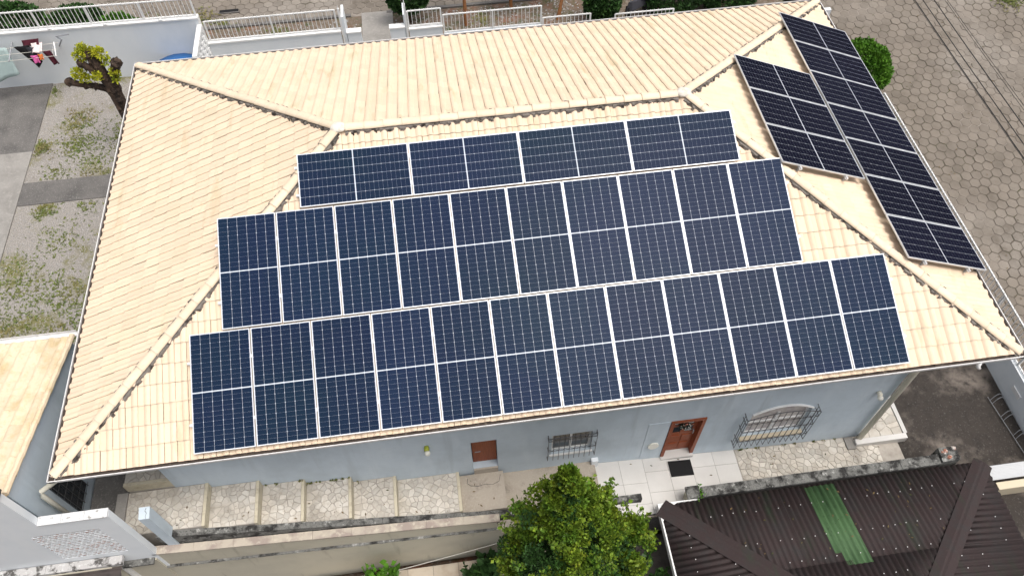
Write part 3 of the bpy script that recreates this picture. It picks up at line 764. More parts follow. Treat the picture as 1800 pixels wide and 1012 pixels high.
for i in range(9):
    a = .93 + i * .825; b = a + .82
    c0, c1 = zb(a) + RNG.uniform(-.008, .008), zb(b) + RNG.uniform(-.008, .008)
    MB().hexa([(a, -.64, c0 - .06), (b, -.64, c1 - .06), (b, -.46, c1 - .06), (a, -.46, c0 - .06), (a, -.64, c0), (b, -.64, c1), (b, -.46, c1), (a, -.46, c0)]).build('coping', m_beigecap, bw)
for i in range(4):
    a = 8.36 + i * 1.05; b = a + 1.045; z = -4.10 if i < 2 else -4.48
    MB().box((a, -.78, z - .07), (b, -.50, z)).build('coping', m_beigecap, bw)
BX('coping', (.28, -.78, -3.045), (.925, -.50, -2.98), m_mould, bw)
BX('white_edge', (.24, -.775, -6), (.296, -.50, -3.05), m_white, bw)
gf = MB().add([(1, -.53, -2.97), (8.3, -.53, -3.85), (8.3, -.44, -3.85), (1, -.44, -2.97)], [(0, 1, 2, 3)]); tag(gf.build('gutter_gravel', m_gravel), kind='structure')

# ------------------------------------------------------------------ annex at the left
an = thing('annex', 'small grey annex with a weathered cream tiled lean-to roof at the left', 'building')
AX1, AY0, AY1 = -.40, -.32, 3.62
AZ0, AZ1 = .50, -.53
ann = MB()
ann.hexa([(-.62, AY0, -3.6), (-.46, AY0, -3.6), (-.46, AY1 - .1, -3.6), (-.62, AY1 - .1, -3.6), (-.62, AY0, AZ0 - .14), (-.46, AY0, AZ0 - .14), (-.46, AY1 - .1, AZ1 - .12), (-.62, AY1 - .1, AZ1 - .12)])
ann.box((-7, AY1 - .26, -3.6), (-.62, AY1 - .1, AZ1 - .12))
ann.build('wall', m_wall, an)
aw = MB(); aw.box((-.455, .28, -2.28), (-.43, .92, -.85)); aw = aw.build('window', m_glass, an)
for i in range(4): MB().box((-.40, .30 + i * .19, -2.3), (-.388, .312 + i * .19, -.8)).build('bar', m_iron, aw)
for i in range(6): MB().box((-.404, .26, -2.28 + i * .27), (-.401, .95, -2.262 + i * .27)).build('crossbar', m_iron, aw)
FA = Face((AX1 - 6.5, AY1, AZ1), (1, 0, 0), (0, -1, 0), 6.5, 0, 0, AY1 - AY0)
FA.v = V(0, AY0 - AY1, AZ0 - AZ1).normalized(); FA.n = FA.a.cross(FA.v); FA.n = FA.n if FA.n.z > 0 else -FA.n
FA.L = math.hypot(AY1 - AY0, AZ0 - AZ1)
# mirror so that columns start flush at the verge
FA.o = Vector((AX1, AY1, AZ1)); FA.a = V(-1, 0, 0)
aroof = MB().prism([FA.P(-.0, 0, -.09), FA.P(6.5, 0, -.09), FA.P(6.5, FA.L, -.09), FA.P(0, FA.L, -.09)], (0, 0, .03)).build('roof', m_wood2, an)
full, part, single, geo = tile_roof(FA, aroof, m_tile_old, 60, None, 10, .262, z0=-.055, s_in=.0, clip=False)
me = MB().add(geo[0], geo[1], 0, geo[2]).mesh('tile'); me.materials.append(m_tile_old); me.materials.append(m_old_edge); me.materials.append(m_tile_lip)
single = [q for q in single if q[1].translation.x > -2.2] + [q for q in single if q[1].translation.x <= -2.2]
for k, (d, mw) in enumerate(single):
    if k < 50: inst('tile', me, aroof, mw)
    else: full.add([mw @ Vector(q) for q in geo[0]], geo[1], RNG.random(), geo[2])
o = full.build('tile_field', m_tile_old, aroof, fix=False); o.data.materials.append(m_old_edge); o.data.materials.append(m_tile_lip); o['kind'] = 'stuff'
vt = MB()
for i in range(10):
    s0 = i * FA.L / 10
    vt.tube([FA.P(.02, s0, -.005), FA.P(.02, s0 + FA.L / 10 + .03, -.025)], .062, 8)
vt.build('verge_tiles', m_tile_old, aroof)
g = MB(); g.box((-7, AY1 + .0, AZ1 - .08), (-.36, AY1 + .13, AZ1 - .072)); g.box((-7, AY1 + .122, AZ1 - .072), (-.36, AY1 + .13, AZ1)); g.box((-7, AY1, AZ1 - .072), (-.36, AY1 + .008, AZ1 - .03)); g.build('gutter', m_gutter, an)
# south wall of the annex, perforated block panel
gw = thing('grey_garden_wall', 'tall pale grey wall with a perforated block panel in the lower left', 'wall')
PX0, PX1, PZ0, PZ1 = -.66, .63, -2.38, -.98
g = MB(); ya, yb_ = -.64, -.50
# face looks south: front at y = -.64
for a, b in (((-7, ya, -6), (PX0, yb_, -.46)), ((PX1, ya, -6), (1.02, yb_, -.46)), ((PX0, ya, -6), (PX1, yb_, PZ0)), ((PX0, ya, PZ1), (PX1, yb_, -.46)), ((-7, ya, -.46), (-.26, yb_, .92))): g.box(a, b)
g.build('wall_face', m_wall2, gw)
for i in range(3):
    a = -.255 + i * .425; MB().box((a, ya - .02, -.457), (a + .42, yb_ + .02, -.415 + RNG.uniform(-.006, .006))).build('coping', mat('peeling_white_coping' + 'abc'[i], (.62, .63, .63), .9, [(9, (.30, .29, .27), .6, .68)], bump=(30, .5, .02)), gw)
MB().box((-7, ya - .02, .923), (-.22, yb_ + .03, .98)).build('coping', m_mould, gw)
# perforated blocks: a lattice of small bricks with recesses
nb_x, nb_z = 13, 16
bme = MB().box((-.034, -.05, -.020), (.034, .04, .020)).mesh('block'); bme.materials.append(m_cobogo)
BX('hole_shade_backing', (PX0, yb_ - .03, PZ0), (PX1, yb_ - .002, PZ1), m_hole, gw)  # dark sheet added behind the blocks so the holes look shaded
for i in range(nb_x):
    for j in range(nb_z):
        x = PX0 + (i + .5 + (.25 if j % 2 else -.25)) * (PX1 - PX0) / nb_x; z = PZ0 + (j + .5) * (PZ1 - PZ0) / nb_z
        inst('block', bme, gw, Matrix.Translation((x, -.585 + RNG.uniform(-.004, .004), z)) @ Matrix.Rotation(.5 if j % 2 else -.5, 4, 'Y'))
lat = MB()
for j in range(nb_z + 1): z = PZ0 + j * (PZ1 - PZ0) / nb_z; lat.box((PX0, -.638, z - .008), (PX1, -.532, z + .008))
lat.build('mortar_joints', m_wall2, gw)
stb = thing('wall_stub', 'short cracked grey wall stub standing on the lowest left paving', 'wall')
MB().hexa([(1.25, -.47, -3.0), (1.46, -.47, -3.0), (1.46, -.24, -3.0), (1.25, -.24, -3.0), (1.25, -.47, -1.24), (1.46, -.47, -1.24), (1.46, -.24, -1.19), (1.25, -.24, -1.19)]).build('wall_face', m_wall, stb)
ck = MB()
pts = [(1.39, -.26, -1.193), (1.37, -.32, -1.206), (1.40, -.36, -1.215), (1.38, -.42, -1.228), (1.39, -.46, -1.237)]
for p, q in zip(pts[:-1], pts[1:]): ck.tube([p, q], .004, 4)
ck.build('crack', m_mould, stb)
# lean-to roof in the corner
lr = thing('corner_roof', 'dark ribbed roof edge with a mottled flashing in the lower left corner', 'roof')
for i in range(6):
    a = -4.2 + i * .775; MB().box((a, -.84, -2.66), (a + .77, -.655, -2.555 + RNG.uniform(-.01, .01))).build('flashing', mat('flashing' + 'abcdef'[i], (.50, .49, .48), .92, [(5, (.10, .095, .09), .5, .6), (18, (.68, .68, .67), .55, .7)], bump=(30, .5, .02)), lr)
rb = MB()
pr = []
for k in range(40): pr.append((-.84 - k * .04, -2.70 - k * .006 + (.022 if (k // 2) % 2 else -.0)))
for (y0, z0), (y1, z1) in zip(pr[:-1], pr[1:]): rb.add([(-5, y0, z0), (.40, y0, z0), (.40, y1, z1), (-5, y1, z1)], [(0, 1, 2, 3)])
rb.build('sheet', mat('weathered_dark_sheet', (.075, .062, .058), .9, [(6, (.18, .16, .15), .58, .7), (3, (.04, .035, .034), .45, .65)], bump=(40, .4, .01)), lr)
BX('support_wall', (-5, -.86, -6), (.20, -.66, -2.67), m_beige, lr)

# ------------------------------------------------------------------ neighbour's floor, cord, plants
nf = tag(BX('neighbour_floor', (3.5, -3.2, -6), (13.0, -.82, -5.79), m_conc_d), kind='structure')
for i in range(15):
    for j in range(4):
        a = 3.52 + i * .62; b = -.83 - j * .52
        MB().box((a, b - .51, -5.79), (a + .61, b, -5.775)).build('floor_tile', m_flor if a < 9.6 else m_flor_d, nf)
cb = thing('washing_line', 'two thin pale cords strung slantwise before the beige wall', 'cord')
for k in (0, .05):
    MB().tube([(3.2 + 6.0 * i / 12, -.85 - .35 * (1 - i / 12), -5.45 + k * (1 - i / 12) + 1.25 * i / 12 - .10 * math.sin(math.pi * i / 12)) for i in range(13)], .006, 4).build('cord', m_cable, cb)

# ------------------------------------------------------------------ wall by the shed, pillar, shed
dw = thing('mouldy_wall', 'low wall with a black mouldy coping between terrace and brown shed roof', 'wall')
MB().box((13.17, -.60, -6), (19.0, -.42, -4.06)).build('wall_face', m_conc_d, dw)
for i in range(6):
    a = 13.15 + i * .977; MB().box((a, -.63, -4.058), (a + .972, -.385, -3.985 + RNG.uniform(-.01, .01))).build('coping', m_mould, dw)
pl = thing('gate_pillar', 'short cement pillar with a mouldy top at the left end of the mouldy wall', 'pillar')
BX('shaft', (12.80, -.62, -6), (13.06, -.40, -4.0), m_beige, pl); BX('cap', (12.77, -.65, -3.998), (13.08, -.36, -3.93), m_mould, pl)
pl = thing('broken_pillar', 'broken reddish pillar stump at the right end of the mouldy wall', 'pillar')
rg = random.Random(9); b_ = MB()
b_.hexa([(19.02, -.62, -6), (19.55, -.62, -6), (19.55, -.25, -6), (19.02, -.25, -6), (19.04, -.60, -3.95), (19.50, -.58, -3.98), (19.50, -.27, -3.93), (19.05, -.26, -3.90)]); b_.build('shaft', m_mould, pl)
for i in range(9):
    x, y = rg.uniform(19.1, 19.45), rg.uniform(-.55, -.3)
    MB().ball((x, y, -3.93), .07, 6, 4, (1, .8, .6), .25, rg).build('rubble', m_brickred if i % 2 else m_mould, pl)

shed = thing('shed', 'neighbouring shed with a dark brown corrugated hip roof in the lower right', 'shed')
SX0, SX1, SY, SZ, SS = 12.10, 20.05, -.70, -4.06, .25
PIT = .1333
def wave_sheet(u0, u1, t0, t1, mapf, lift, n=6):
    mb = MB(); cols = int(round((u1 - u0) / PIT * n)); tv = [t0, (t0 + t1) / 2, t1]
    vs = []
    for t in tv:
        for i in range(cols + 1):
            u = u0 + (u1 - u0) * i / cols
            vs.append(mapf(u, t, .021 * math.cos(2 * math.pi * u / PIT) + lift))
    fs = [(r * (cols + 1) + i, r * (cols + 1) + i + 1, (r + 1) * (cols + 1) + i + 1, (r + 1) * (cols + 1) + i) for r in range(2) for i in range(cols)]
    return mb.add(vs, fs)
def north_map(u, t, z): return V(SX0 + u, SY - t, SZ + SS * t + z)
def west_map(u, t, z): return V(SX0 + t, SY - u, SZ + SS * t + z)
def east_map(u, t, z): return V(SX1 - t, SY - u, SZ + SS * t + z)
def clipped(mb, planes, name, M, parent, smooth=True):
    me = mb.mesh(name, smooth); bm = bmesh.new(); bm.from_mesh(me)
    for co, no in planes:
        bmesh.ops.bisect_plane(bm, geom=bm.verts[:] + bm.edges[:] + bm.faces[:], plane_co=co, plane_no=no, clear_outer=True)
    if not bm.faces: bm.free(); return None
    bmesh.ops.recalc_face_normals(bm, faces=bm.faces)
    bm.to_mesh(me); bm.free(); me.materials.append(M)
    o = bpy.data.objects.new(name, me); S.collection.objects.link(o); o.parent = parent
    sm = o.modifiers.new('thick', 'SOLIDIFY'); sm.thickness = .007; sm.offset = 0
    return o
hl = (V(SX0, SY, 0), V(-1, -1, 0).normalized()); hl_i = (hl[0], -hl[1])
hr = (V(SX1, SY, 0), V(1, -1, 0).normalized()); hr_i = (hr[0], -hr[1])
SWD = PIT * 7
W_ = SX1 - SX0
for r, (t0, t1, lf) in enumerate(((-.03, 1.98, .0), (1.90, 4.0, .012))):
    n = int(math.ceil(W_ / SWD))
    for i in range(n):
        u0 = i * SWD - .0; u1 = min(W_, u0 + SWD + .03)
        clipped(wave_sheet(u0, u1, t0, t1, north_map, lf + .004 * (i % 2)), [hl, hr], 'roof_sheet', m_shed, shed)
for i in range(6):
    u0 = i * SWD; u1 = u0 + SWD + .03
    clipped(wave_sheet(u0, u1, -.03, 4, west_map, .004 * (i % 2)), [(hl[0], V(1, 1, 0).normalized())], 'roof_sheet', m_shed, shed)
    clipped(wave_sheet(u0, u1, -.03, 4, east_map, .004 * (i % 2)), [(hr[0], V(-1, 1, 0).normalized())], 'roof_sheet', m_shed, shed)
gs = clipped(wave_sheet(3.60, 4.20, .03, 2.00, north_map, .016), [], 'roof_sheet', m_shed_g, shed); gs['label'] = 'green translucent roof sheet'
gs = clipped(wave_sheet(3.46, 3.61, .04, 1.70, north_map, .012), [], 'roof_sheet', m_shed_g, shed); gs['label'] = 'narrow green translucent strip'
def hipcap(p0, p1, l0):
    p0, p1 = Vector(p0), Vector(p1); d = (p1 - p0).normalized(); y = V(0, 0, 1).cross(d).normalized()
    mb = MB(); n = 3
    for i in range(n):
        a = p0 + (p1 - p0) * (i / n) + V(0, 0, .004 * i); b = p0 + (p1 - p0) * ((i + 1) / n) + d * .03 + V(0, 0, .004 * i)
        for sg in (-1, 1):
            mb.prism([a + V(0, 0, l0), a + y * sg * .05 + V(0, 0, l0 + .012), a + y * sg * .22 + V(0, 0, l0 - .034), a + y * sg * .22 + V(0, 0, l0 - .044), a + V(0, 0, l0 - .012)], b - a)
    mb.build('hip_cap', m_shed, shed)
hipcap((SX0 + .02, SY - .02, SZ + .02), (SX0 + 4, SY - 4, SZ + SS * 4 + .02), .024)
hipcap((SX1 - .02, SY - .02, SZ + .02), (SX1 - 4, SY - 4, SZ + SS * 4 + .02), .024)
sc = MB()
for t in (.45, 1.25, 1.78, 2.3, 3.0):
    for i in range(1, int(W_ / (2 * PIT))):
        u = i * 2 * PIT
        if t < u < W_ - t and RNG.random() > .18: p = north_map(u, t + RNG.uniform(-.02, .02), .03); sc.tube([p, p + V(0, 0, .015)], .011, 6)
    for mp in (west_map, east_map):
        for i in range(1, 16):
            u = i * 2 * PIT
            if t < u and RNG.random() > .3: p = mp(u, t + RNG.uniform(-.02, .02), .03); sc.tube([p, p + V(0, 0, .015)], .011, 6)
o = sc.build('screw_heads', mat('zinc_screw', (.6, .6, .6), .5), shed); o['kind'] = 'stuff'
fa = MB(); fa.box((SX0 - .045, -6.5, SZ - .19), (SX0 - .012, SY + .03, SZ + .03)); fa.build('fascia', m_white, shed)
fa = MB(); fa.box((SX0 - .045, SY + .031, SZ - .19), (SX0 + .95, SY + .062, SZ + .03)); fa.build('fascia', m_white, shed)
fl = MB().add([(SX0 - .01, SY + .03, SZ + .026), (SX0 + .42, SY + .03, SZ + .026), (SX0 + .16, SY - .1, SZ + .050), (SX0 + .05, SY - .28, SZ + .052), (SX0 - .01, SY - .36, SZ + .026)], [(0, 1, 2, 3, 4)]); fl.build('corner_flashing', m_white, shed)
BX('shed_wall', (SX0 + .35, -6.5, -6), (SX1 - .3, SY - .3, SZ - .15), m_conc_d, shed)
# beyond the shed on the right
ng = thing('neighbour_wall', 'low cream wall topped by a pale ribbed sheet at the right edge', 'wall')
BX('wall_face', (20.35, -1.30, -6), (27, -1.12, -4.42), m_cream, ng)
rs = MB()
for k in range(10):
    y0 = -1.08 + k * .036
    rs.prism([(20.25, y0, -4.35), (20.25, y0 + .018, -4.325), (20.25, y0 + .036, -4.35)], (6, 0, 0))
rs.build('ribbed_sheet', m_sheetw, ng)
tag(BX('neighbour_pavement', (20.0, -8, -6.2), (28, -1.31, -5.0), m_wtile), kind='structure')

# ------------------------------------------------------------------ east wall and railing, rack
ew = thing('east_wall', 'low pale grey wall along the right side of the stained driveway', 'wall')
BX('wall_face', (22.0, -3.5, -6), (22.15, 11.1, -3.95), m_wall2, ew)
BX('white_bracket', (21.97, .9, -4.45), (21.998, 1.25, -4.3), m_white, ew)
def railing(name, label, p0, p1, h, npost, step, group='white railings', posth=0, spike=.07):
    t = thing(name, label, 'railing', group)
    p0, p1 = Vector(p0), Vector(p1); L_ = (p1 - p0).length; d = (p1 - p0).normalized(); y = V(-d.y, d.x, 0).normalized()
    def bar(a, b, wy, wz, nm):
        dd = (b - a)
        MB().prism([a - y * wy + V(0, 0, -wz), a + y * wy + V(0, 0, -wz), a + y * wy + V(0, 0, wz), a - y * wy + V(0, 0, wz)], dd).build(nm, m_white, t)
    bar(p0 + V(0, 0, h), p1 + V(0, 0, h), .018, .018, 'top_rail'); bar(p0 + V(0, 0, .05), p1 + V(0, 0, .05), .016, .016, 'bottom_rail')
    n = int(L_ / step)
    bm_ = None
    pm = MB(); r = .0075; top = h + spike; 
    pm.hexa([(-r, -r, .0), (r, -r, 0), (r, r, 0), (-r, r, 0), (-r, -r, top - .03), (r, -r, top - .03), (r, r, top - .03), (-r, r, top - .03)]); pm.add([(-r, -r, top - .03), (r, -r, top - .03), (r, r, top - .03), (-r, r, top - .03), (0, 0, top)], [(0, 1, 4), (1, 2, 4), (2, 3, 4), (3, 0, 4)])
    me = pm.mesh('bar'); me.materials.append(m_white)
    posts = [i * L_ / (npost - 1) for i in range(npost)]
    for i in range(n + 1):
        s = i * L_ / n
        if min(abs(s - q) for q in posts) < .03: continue
        inst('bar', me, t, Matrix.Translation(p0 + d * s))
    for q in posts:
        c = p0 + d * q
        MB().box((c.x - .024, c.y - .024, c.z - .05), (c.x + .024, c.y + .024, c.z + h + posth)).build('post', m_white, t)
    return t
railing('railing', 'white spiked railing on the wall by the street behind the black panels', (22.08, -1.5, -3.95), (22.08, 11.0, -3.95), .92, 9, .125)
rk = thing('bicycle_rack', 'thin steel hoop rack lying on the stained driveway by the right wall', 'rack')
MB().tube([(21.54, 1.25, -4.84), (21.72, -.5, -4.84)], .009, 5).build('rail', m_steel, rk); MB().tube([(21.94, 1.25, -4.84), (21.97, -.5, -4.84)], .009, 5).build('rail', m_steel, rk)
for y in (1.15, 1.05, .66, .55, .12, .02):
    x0 = 21.54 + (1.25 - y) * .1; MB().tube([(x0 + (21.95 - x0) * k / 8, y + .06 * math.sin(math.pi * k / 8), -4.84 + .20 * math.sin(math.pi * k / 8)) for k in range(9)], .008, 5).build('hoop', m_steel, rk)

# ------------------------------------------------------------------ north side: walls, railings, gate
nw = thing('north_wall', 'tall pale grey yard wall with the drying rack at the upper left', 'wall')
MB().hexa([(-16, 15.3, -4), (1.0, 15.3, -4), (1.0, 15.46, -4), (-16, 15.46, -4), (-16, 15.3, -.90), (1.0, 15.3, -1.10), (1.0, 15.46, -1.10), (-16, 15.46, -.90)]).build('wall_face', m_wall2, nw)
MB().hexa([(-16, 15.27, -.897), (1.03, 15.27, -1.097), (1.03, 15.49, -1.097), (-16, 15.49, -.897), (-16, 15.27, -.85), (1.03, 15.27, -1.05), (1.03, 15.49, -1.05), (-16, 15.49, -.85)]).build('coping', m_white, nw)
BX('white_end', (1.003, 15.29, -4), (1.035, 15.47, -1.10), m_white, nw)
for x in (-5.0, -3.36, -1.72, -.08): MB().ball((x, 15.29, -.98 - .0117 * (x + 3)), .06, 6, 4, (1.2, .6, .6)).build('post_foot', m_white, nw)
railing('railing', 'white spiked railing on the tall grey wall at the upper left', (-8.28, 15.38, -.94), (.98, 15.38, -1.06), .62, 7, .125)
lw = thing('low_front_wall', 'low grey front wall with a white coping left of the front gate', 'wall')
BX('wall_face', (1.04, 15.34, -4), (5.22, 15.48, -2.10), m_wall2, lw); BX('coping', (1.04, 15.31, -2.098), (5.24, 15.52, -2.04), m_white, lw)
railing('railing', 'white spiked railing on the low wall left of the front gate', (1.12, 15.42, -2.05), (5.15, 15.42, -2.05), .74, 3, .125)
def block(label, a, b):
    t = thing('gate_side_wall', label, 'wall', 'stub walls beside the front gate')
    BX('wall_face', a, (b[0], b[1], b[2] - .05), m_wall2, t); BX('coping', (a[0] - .02, a[1] - .03, b[2] - .048), (b[0] + .02, b[1] + .03, b[2]), m_white, t)
block('stub wall with white coping just right of the open gate leaf', (5.42, 15.34, -4), (5.86, 15.5, -2.12)); block('stub wall with white coping right of the concrete front path', (6.80, 15.36, -4), (7.28, 15.52, -2.12))
block('longer stub wall with white coping under the right gate railing', (7.42, 15.36, -4), (8.50, 15.52, -2.22))
gt = thing('front_gate', 'white metal gate leaf standing open at the front path', 'gate')
BX('post', (5.26, 15.36, -3.1), (5.32, 15.42, -1.25), m_white, gt); MB().tube([(5.29, 15.39, -1.25), (5.29, 15.39, -1.12)], .02, 5, r2=.002).build('spike', m_white, gt)
BX('gate_leaf', (5.325, 15.37, -3.0), (5.40, 16.0, -1.55), m_wall2, gt)
gt = thing('gate_post', 'tall white gate post with pointed top right of the front path', 'post')
BX('post', (7.33, 15.36, -3.1), (7.385, 15.42, -1.3), m_white, gt); MB().tube([(7.357, 15.39, -1.3), (7.357, 15.39, -1.05)], .022, 5, r2=.002).build('spike', m_white, gt); BX('gate_leaf', (7.27, 15.45, -3.1), (7.31, 16.1, -1.75), m_wall2, gt)
railing('railing', 'short white railing just right of the tall white gate post', (7.42, 15.42, -2.20), (8.49, 15.42, -2.20), .60, 2, .125)
railing('railing', 'white railing before the orange-barked street tree', (8.56, 15.42, -2.56), (11.78, 15.42, -2.56), .70, 3, .125)
railing('railing', 'low white railing left of the dark conical shrub', (11.85, 15.42, -2.95), (13.45, 15.42, -2.95), .62, 2, .125)
railing('railing', 'low white railing right of the dark conical shrub', (14.3, 15.42, -3.05), (16.3, 15.42, -3.05), .60, 2, .125)
fw_ = thing('low_footing_wall', 'low grey footing wall under the railings right of the gate', 'wall')
BX('wall_face', (8.55, 15.36, -4), (11.8, 15.5, -2.57), m_wall2, fw_); BX('wall_face', (11.82, 15.36, -4), (22.0, 15.5, -3.06), m_wall2, fw_)
# lattice wall beside the tall wall
lt = thing('lattice_wall', 'white perforated block wall meeting the tall grey wall', 'wall')
BX('frame', (.93, 13.75, -4), (1.07, 13.85, -1.30), m_white, lt); BX('frame', (.93, 13.85, -1.40), (1.07, 15.29, -1.30), m_white, lt)
lme = MB(); lme.box((-.055, -.026, -.11), (.055, .026, .11)); lme = lme.mesh('slat'); lme.materials.append(m_white)
for i in range(10):
    for j in range(6):
        inst('slat', lme, lt, Matrix.Translation((1.0, 13.93 + i * .142, -1.53 - j * .235)) @ Matrix.Rotation(.55 if (i + j) % 2 else -.55, 4, 'X'))
lb = MB()
for j in range(7): lb.box((.95, 13.85, -1.425 - j * .235), (1.05, 15.29, -1.402 - j * .235))
lb.build('courses', m_white, lt)
# blue water tank
tk = thing('water_tank', 'blue round plastic tank behind the roof corner by the tall grey wall', 'tank')
MB().tube([(.05, 14.5, -3.0), (.05, 14.5, -2.35)], .72, 20, r2=.78).build('body', m_blue, tk, True); MB().tube([(.05, 14.5, -2.35), (.05, 14.5, -2.30), (.05, 14.5, -2.22)], [.82, .82, .45], 20).build('lid', m_blue, tk, True)
MB().ball((-.72, 14.55, -2.26), .09, 8, 5).build('fitting', m_blue, tk, True)

# ------------------------------------------------------------------ drying rack and laundry on the yard wall
dr = thing('drying_rack', 'folding steel drying rack fixed to the tall grey wall', 'drying rack')
for z, y in ((-1.28, 15.0), (-1.36, 14.8), (-1.44, 14.6)): MB().tube([(-5.4, y, z - .05), (-3.2, y, z)], .007, 4).build('line', m_cable, dr)
MB().tube([(-3.35, 15.28, -1.6), (-3.05, 15.02, -1.2), (-3.15, 15.0, -1.05), (-2.75, 15.0, -1.02)], .022, 5).build('arm', m_steel, dr); MB().tube([(-3.5, 14.9, -1.62), (-3.3, 15.0, -1.25), (-3.25, 14.6, -1.45)], .02, 5).build('arm', m_white, dr)
MB().tube([(-4.62, 15.28, -1.3), (-4.62, 14.55, -1.45)], .022, 5).build('arm', m_steel, dr)
def cloth(label, pts, M, cat='garment', n=8, sw=.04, grp='laundry on the drying rack'):
    a, b, c, d = [Vector(q) for q in pts]; rg = random.Random(hash(label) % 1000 if False else len(label)); vs = []; 
    nrm = (b - a).cross(d - a).normalized()
    for j in range(n + 1):
        for i in range(n + 1):
            u, v = i / n, j / n
            p = (a * (1 - u) + b * u) * (1 - v) + (d * (1 - u) + c * u) * v
            vs.append(p + nrm * (sw * math.sin(u * 9 + v * 3) * (.3 + v) + rg.uniform(-.008, .008)))
    fs = [(j * (n + 1) + i, j * (n + 1) + i + 1, (j + 1) * (n + 1) + i + 1, (j + 1) * (n + 1) + i) for j in range(n) for i in range(n)]
    o = MB().add(vs, fs).build(M.name, M, smooth=True); o.name = 'towel' if cat == 'towel' else 'garment'
    sm = o.modifiers.new('thick', 'SOLIDIFY'); sm.thickness = .012
    return tag(o, label, cat, grp)
cloth('mint green sheet hanging at the left edge before the grey wall', [(-5.6, 14.95, -1.25), (-4.70, 14.95, -1.25), (-4.62, 14.72, -2.05), (-5.6, 14.7, -2.35)], m_cloth['mint'], 'towel', sw=.05)
cloth('long black garment at the left end of the rack', [(-4.45, 14.9, -1.22), (-4.0, 14.9, -1.20), (-3.80, 14.8, -1.72), (-4.02, 14.78, -1.95)], m_cloth['black'])
cloth('second black garment hanging in the middle of the rack', [(-4.1, 14.85, -1.25), (-3.75, 14.85, -1.25), (-3.78, 14.8, -1.55), (-4.05, 14.8, -1.6)], m_cloth['charcoal'])
cloth('pink garment on the front line of the rack', [(-3.98, 14.62, -1.38), (-3.78, 14.62, -1.38), (-3.76, 14.58, -1.60), (-3.95, 14.58, -1.62)], m_cloth['pink'])
cloth('orange garment beside the pink one on the rack', [(-3.77, 14.64, -1.37), (-3.62, 14.64, -1.37), (-3.62, 14.60, -1.52), (-3.75, 14.60, -1.53)], m_cloth['orange'])
cloth('pale pink garment lying over the rack lines', [(-3.95, 14.98, -1.20), (-3.62, 14.98, -1.20), (-3.60, 14.7, -1.34), (-3.92, 14.7, -1.36)], m_cloth['pale'])
cloth('dark maroon garment at the right end of the rack', [(-3.62, 14.7, -1.33), (-3.38, 14.7, -1.30), (-3.26, 14.6, -1.72), (-3.45, 14.6, -1.75)], m_cloth['maroon'])
cloth('dark maroon garment at the back of the rack', [(-4.2, 15.05, -1.12), (-3.7, 15.05, -1.1), (-3.7, 14.95, -1.25), (-4.2, 14.95, -1.27)], m_cloth['maroon'])

# ------------------------------------------------------------------ vegetation
def leaf_cloud(mb, rg, centre, r, n, size, sq=(1, 1, 1), fill=.5, up=.3, wide=.42):
    c = Vector(centre)
    for i in range(n):
        while True:
            d = V(rg.gauss(0, 1), rg.gauss(0, 1), rg.gauss(0, 1))
            if d.length > .01: break
        d.normalize(); rad = r * (fill + (1 - fill) * rg.random() ** .6)
        p = c + V(d.x * sq[0], d.y * sq[1], d.z * sq[2]) * rad
        ax = (d + V(rg.uniform(-.9, .9), rg.uniform(-.9, .9), rg.uniform(-.5, .9) + up)).normalized()
        sd_ = ax.cross(V(rg.uniform(-1, 1), rg.uniform(-1, 1), rg.uniform(-1, 1))).normalized()
        L_ = size * rg.uniform(.6, 1.3); wv = L_ * wide; nn = ax.cross(sd_) * L_ * .12
        mb.add([p, p + ax * L_ * .5 + sd_ * wv + nn, p + ax * L_ - nn, p + ax * L_ * .5 - sd_ * wv + nn], [(0, 1, 2), (0, 2, 3)], rg.random())
# foreground tree
rg = random.Random(21)
tree = thing('leafy_tree', 'bushy bright yellow-green tree in front of the beige wall', 'tree')
tb = V(10.0, -2.35, -5.8)
tk_ = MB(); tk_.tube([tb, tb + V(.05, .05, 1.0), tb + V(.0, .12, 2.0), tb + V(-.05, .2, 3.2)], [.15, .12, .09, .05], 8)
for a in range(8):
    an_ = a * .8; z = 1.3 + .2 * a
    tk_.tube([tb + V(.02, .08, z), tb + V(.6 * math.cos(an_), .1 + .6 * math.sin(an_), z + .5), tb + V(1.1 * math.cos(an_), .1 + 1.1 * math.sin(an_), z + .9)], [.05, .035, .015], 6)
tk_.build('trunk', m_bark, tree, True)
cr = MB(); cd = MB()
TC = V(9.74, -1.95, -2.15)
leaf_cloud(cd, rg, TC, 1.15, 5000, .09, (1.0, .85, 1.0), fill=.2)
for i in range(140):
    while True:
        d = V(rg.gauss(0, 1), rg.gauss(0, 1), rg.gauss(0, 1)).normalized()
        if d.z > -.75: break
    k = rg.uniform(.78, 1.04)
    c = TC + V(d.x * 1.36, d.y * 1.15, d.z * 1.42) * k
    if d.z > .25: c = c + V(-(c.x - TC.x) * .42 * d.z, 0, .30 * d.z)
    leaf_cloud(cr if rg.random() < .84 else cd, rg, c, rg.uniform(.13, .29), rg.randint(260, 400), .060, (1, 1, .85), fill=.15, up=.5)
for (x, y, z, r) in ((-.18, .45, 1.7, .28), (-.30, .52, 2.05, .18), (.05, .55, 2.1, .20), (.25, .5, 1.5, .28), (-.45, .55, 1.4, .28), (-.7, .3, .9, .3), (.6, .4, 1.0, .3), (1.5, .3, -.55, .28), (-1.35, .0, -.7, .26), (1.2, .1, .65, .25)):
    leaf_cloud(cr, rg, TC + V(x, y, z), r, 190, .10, (.8, .8, 1.2), fill=.1, up=.8)
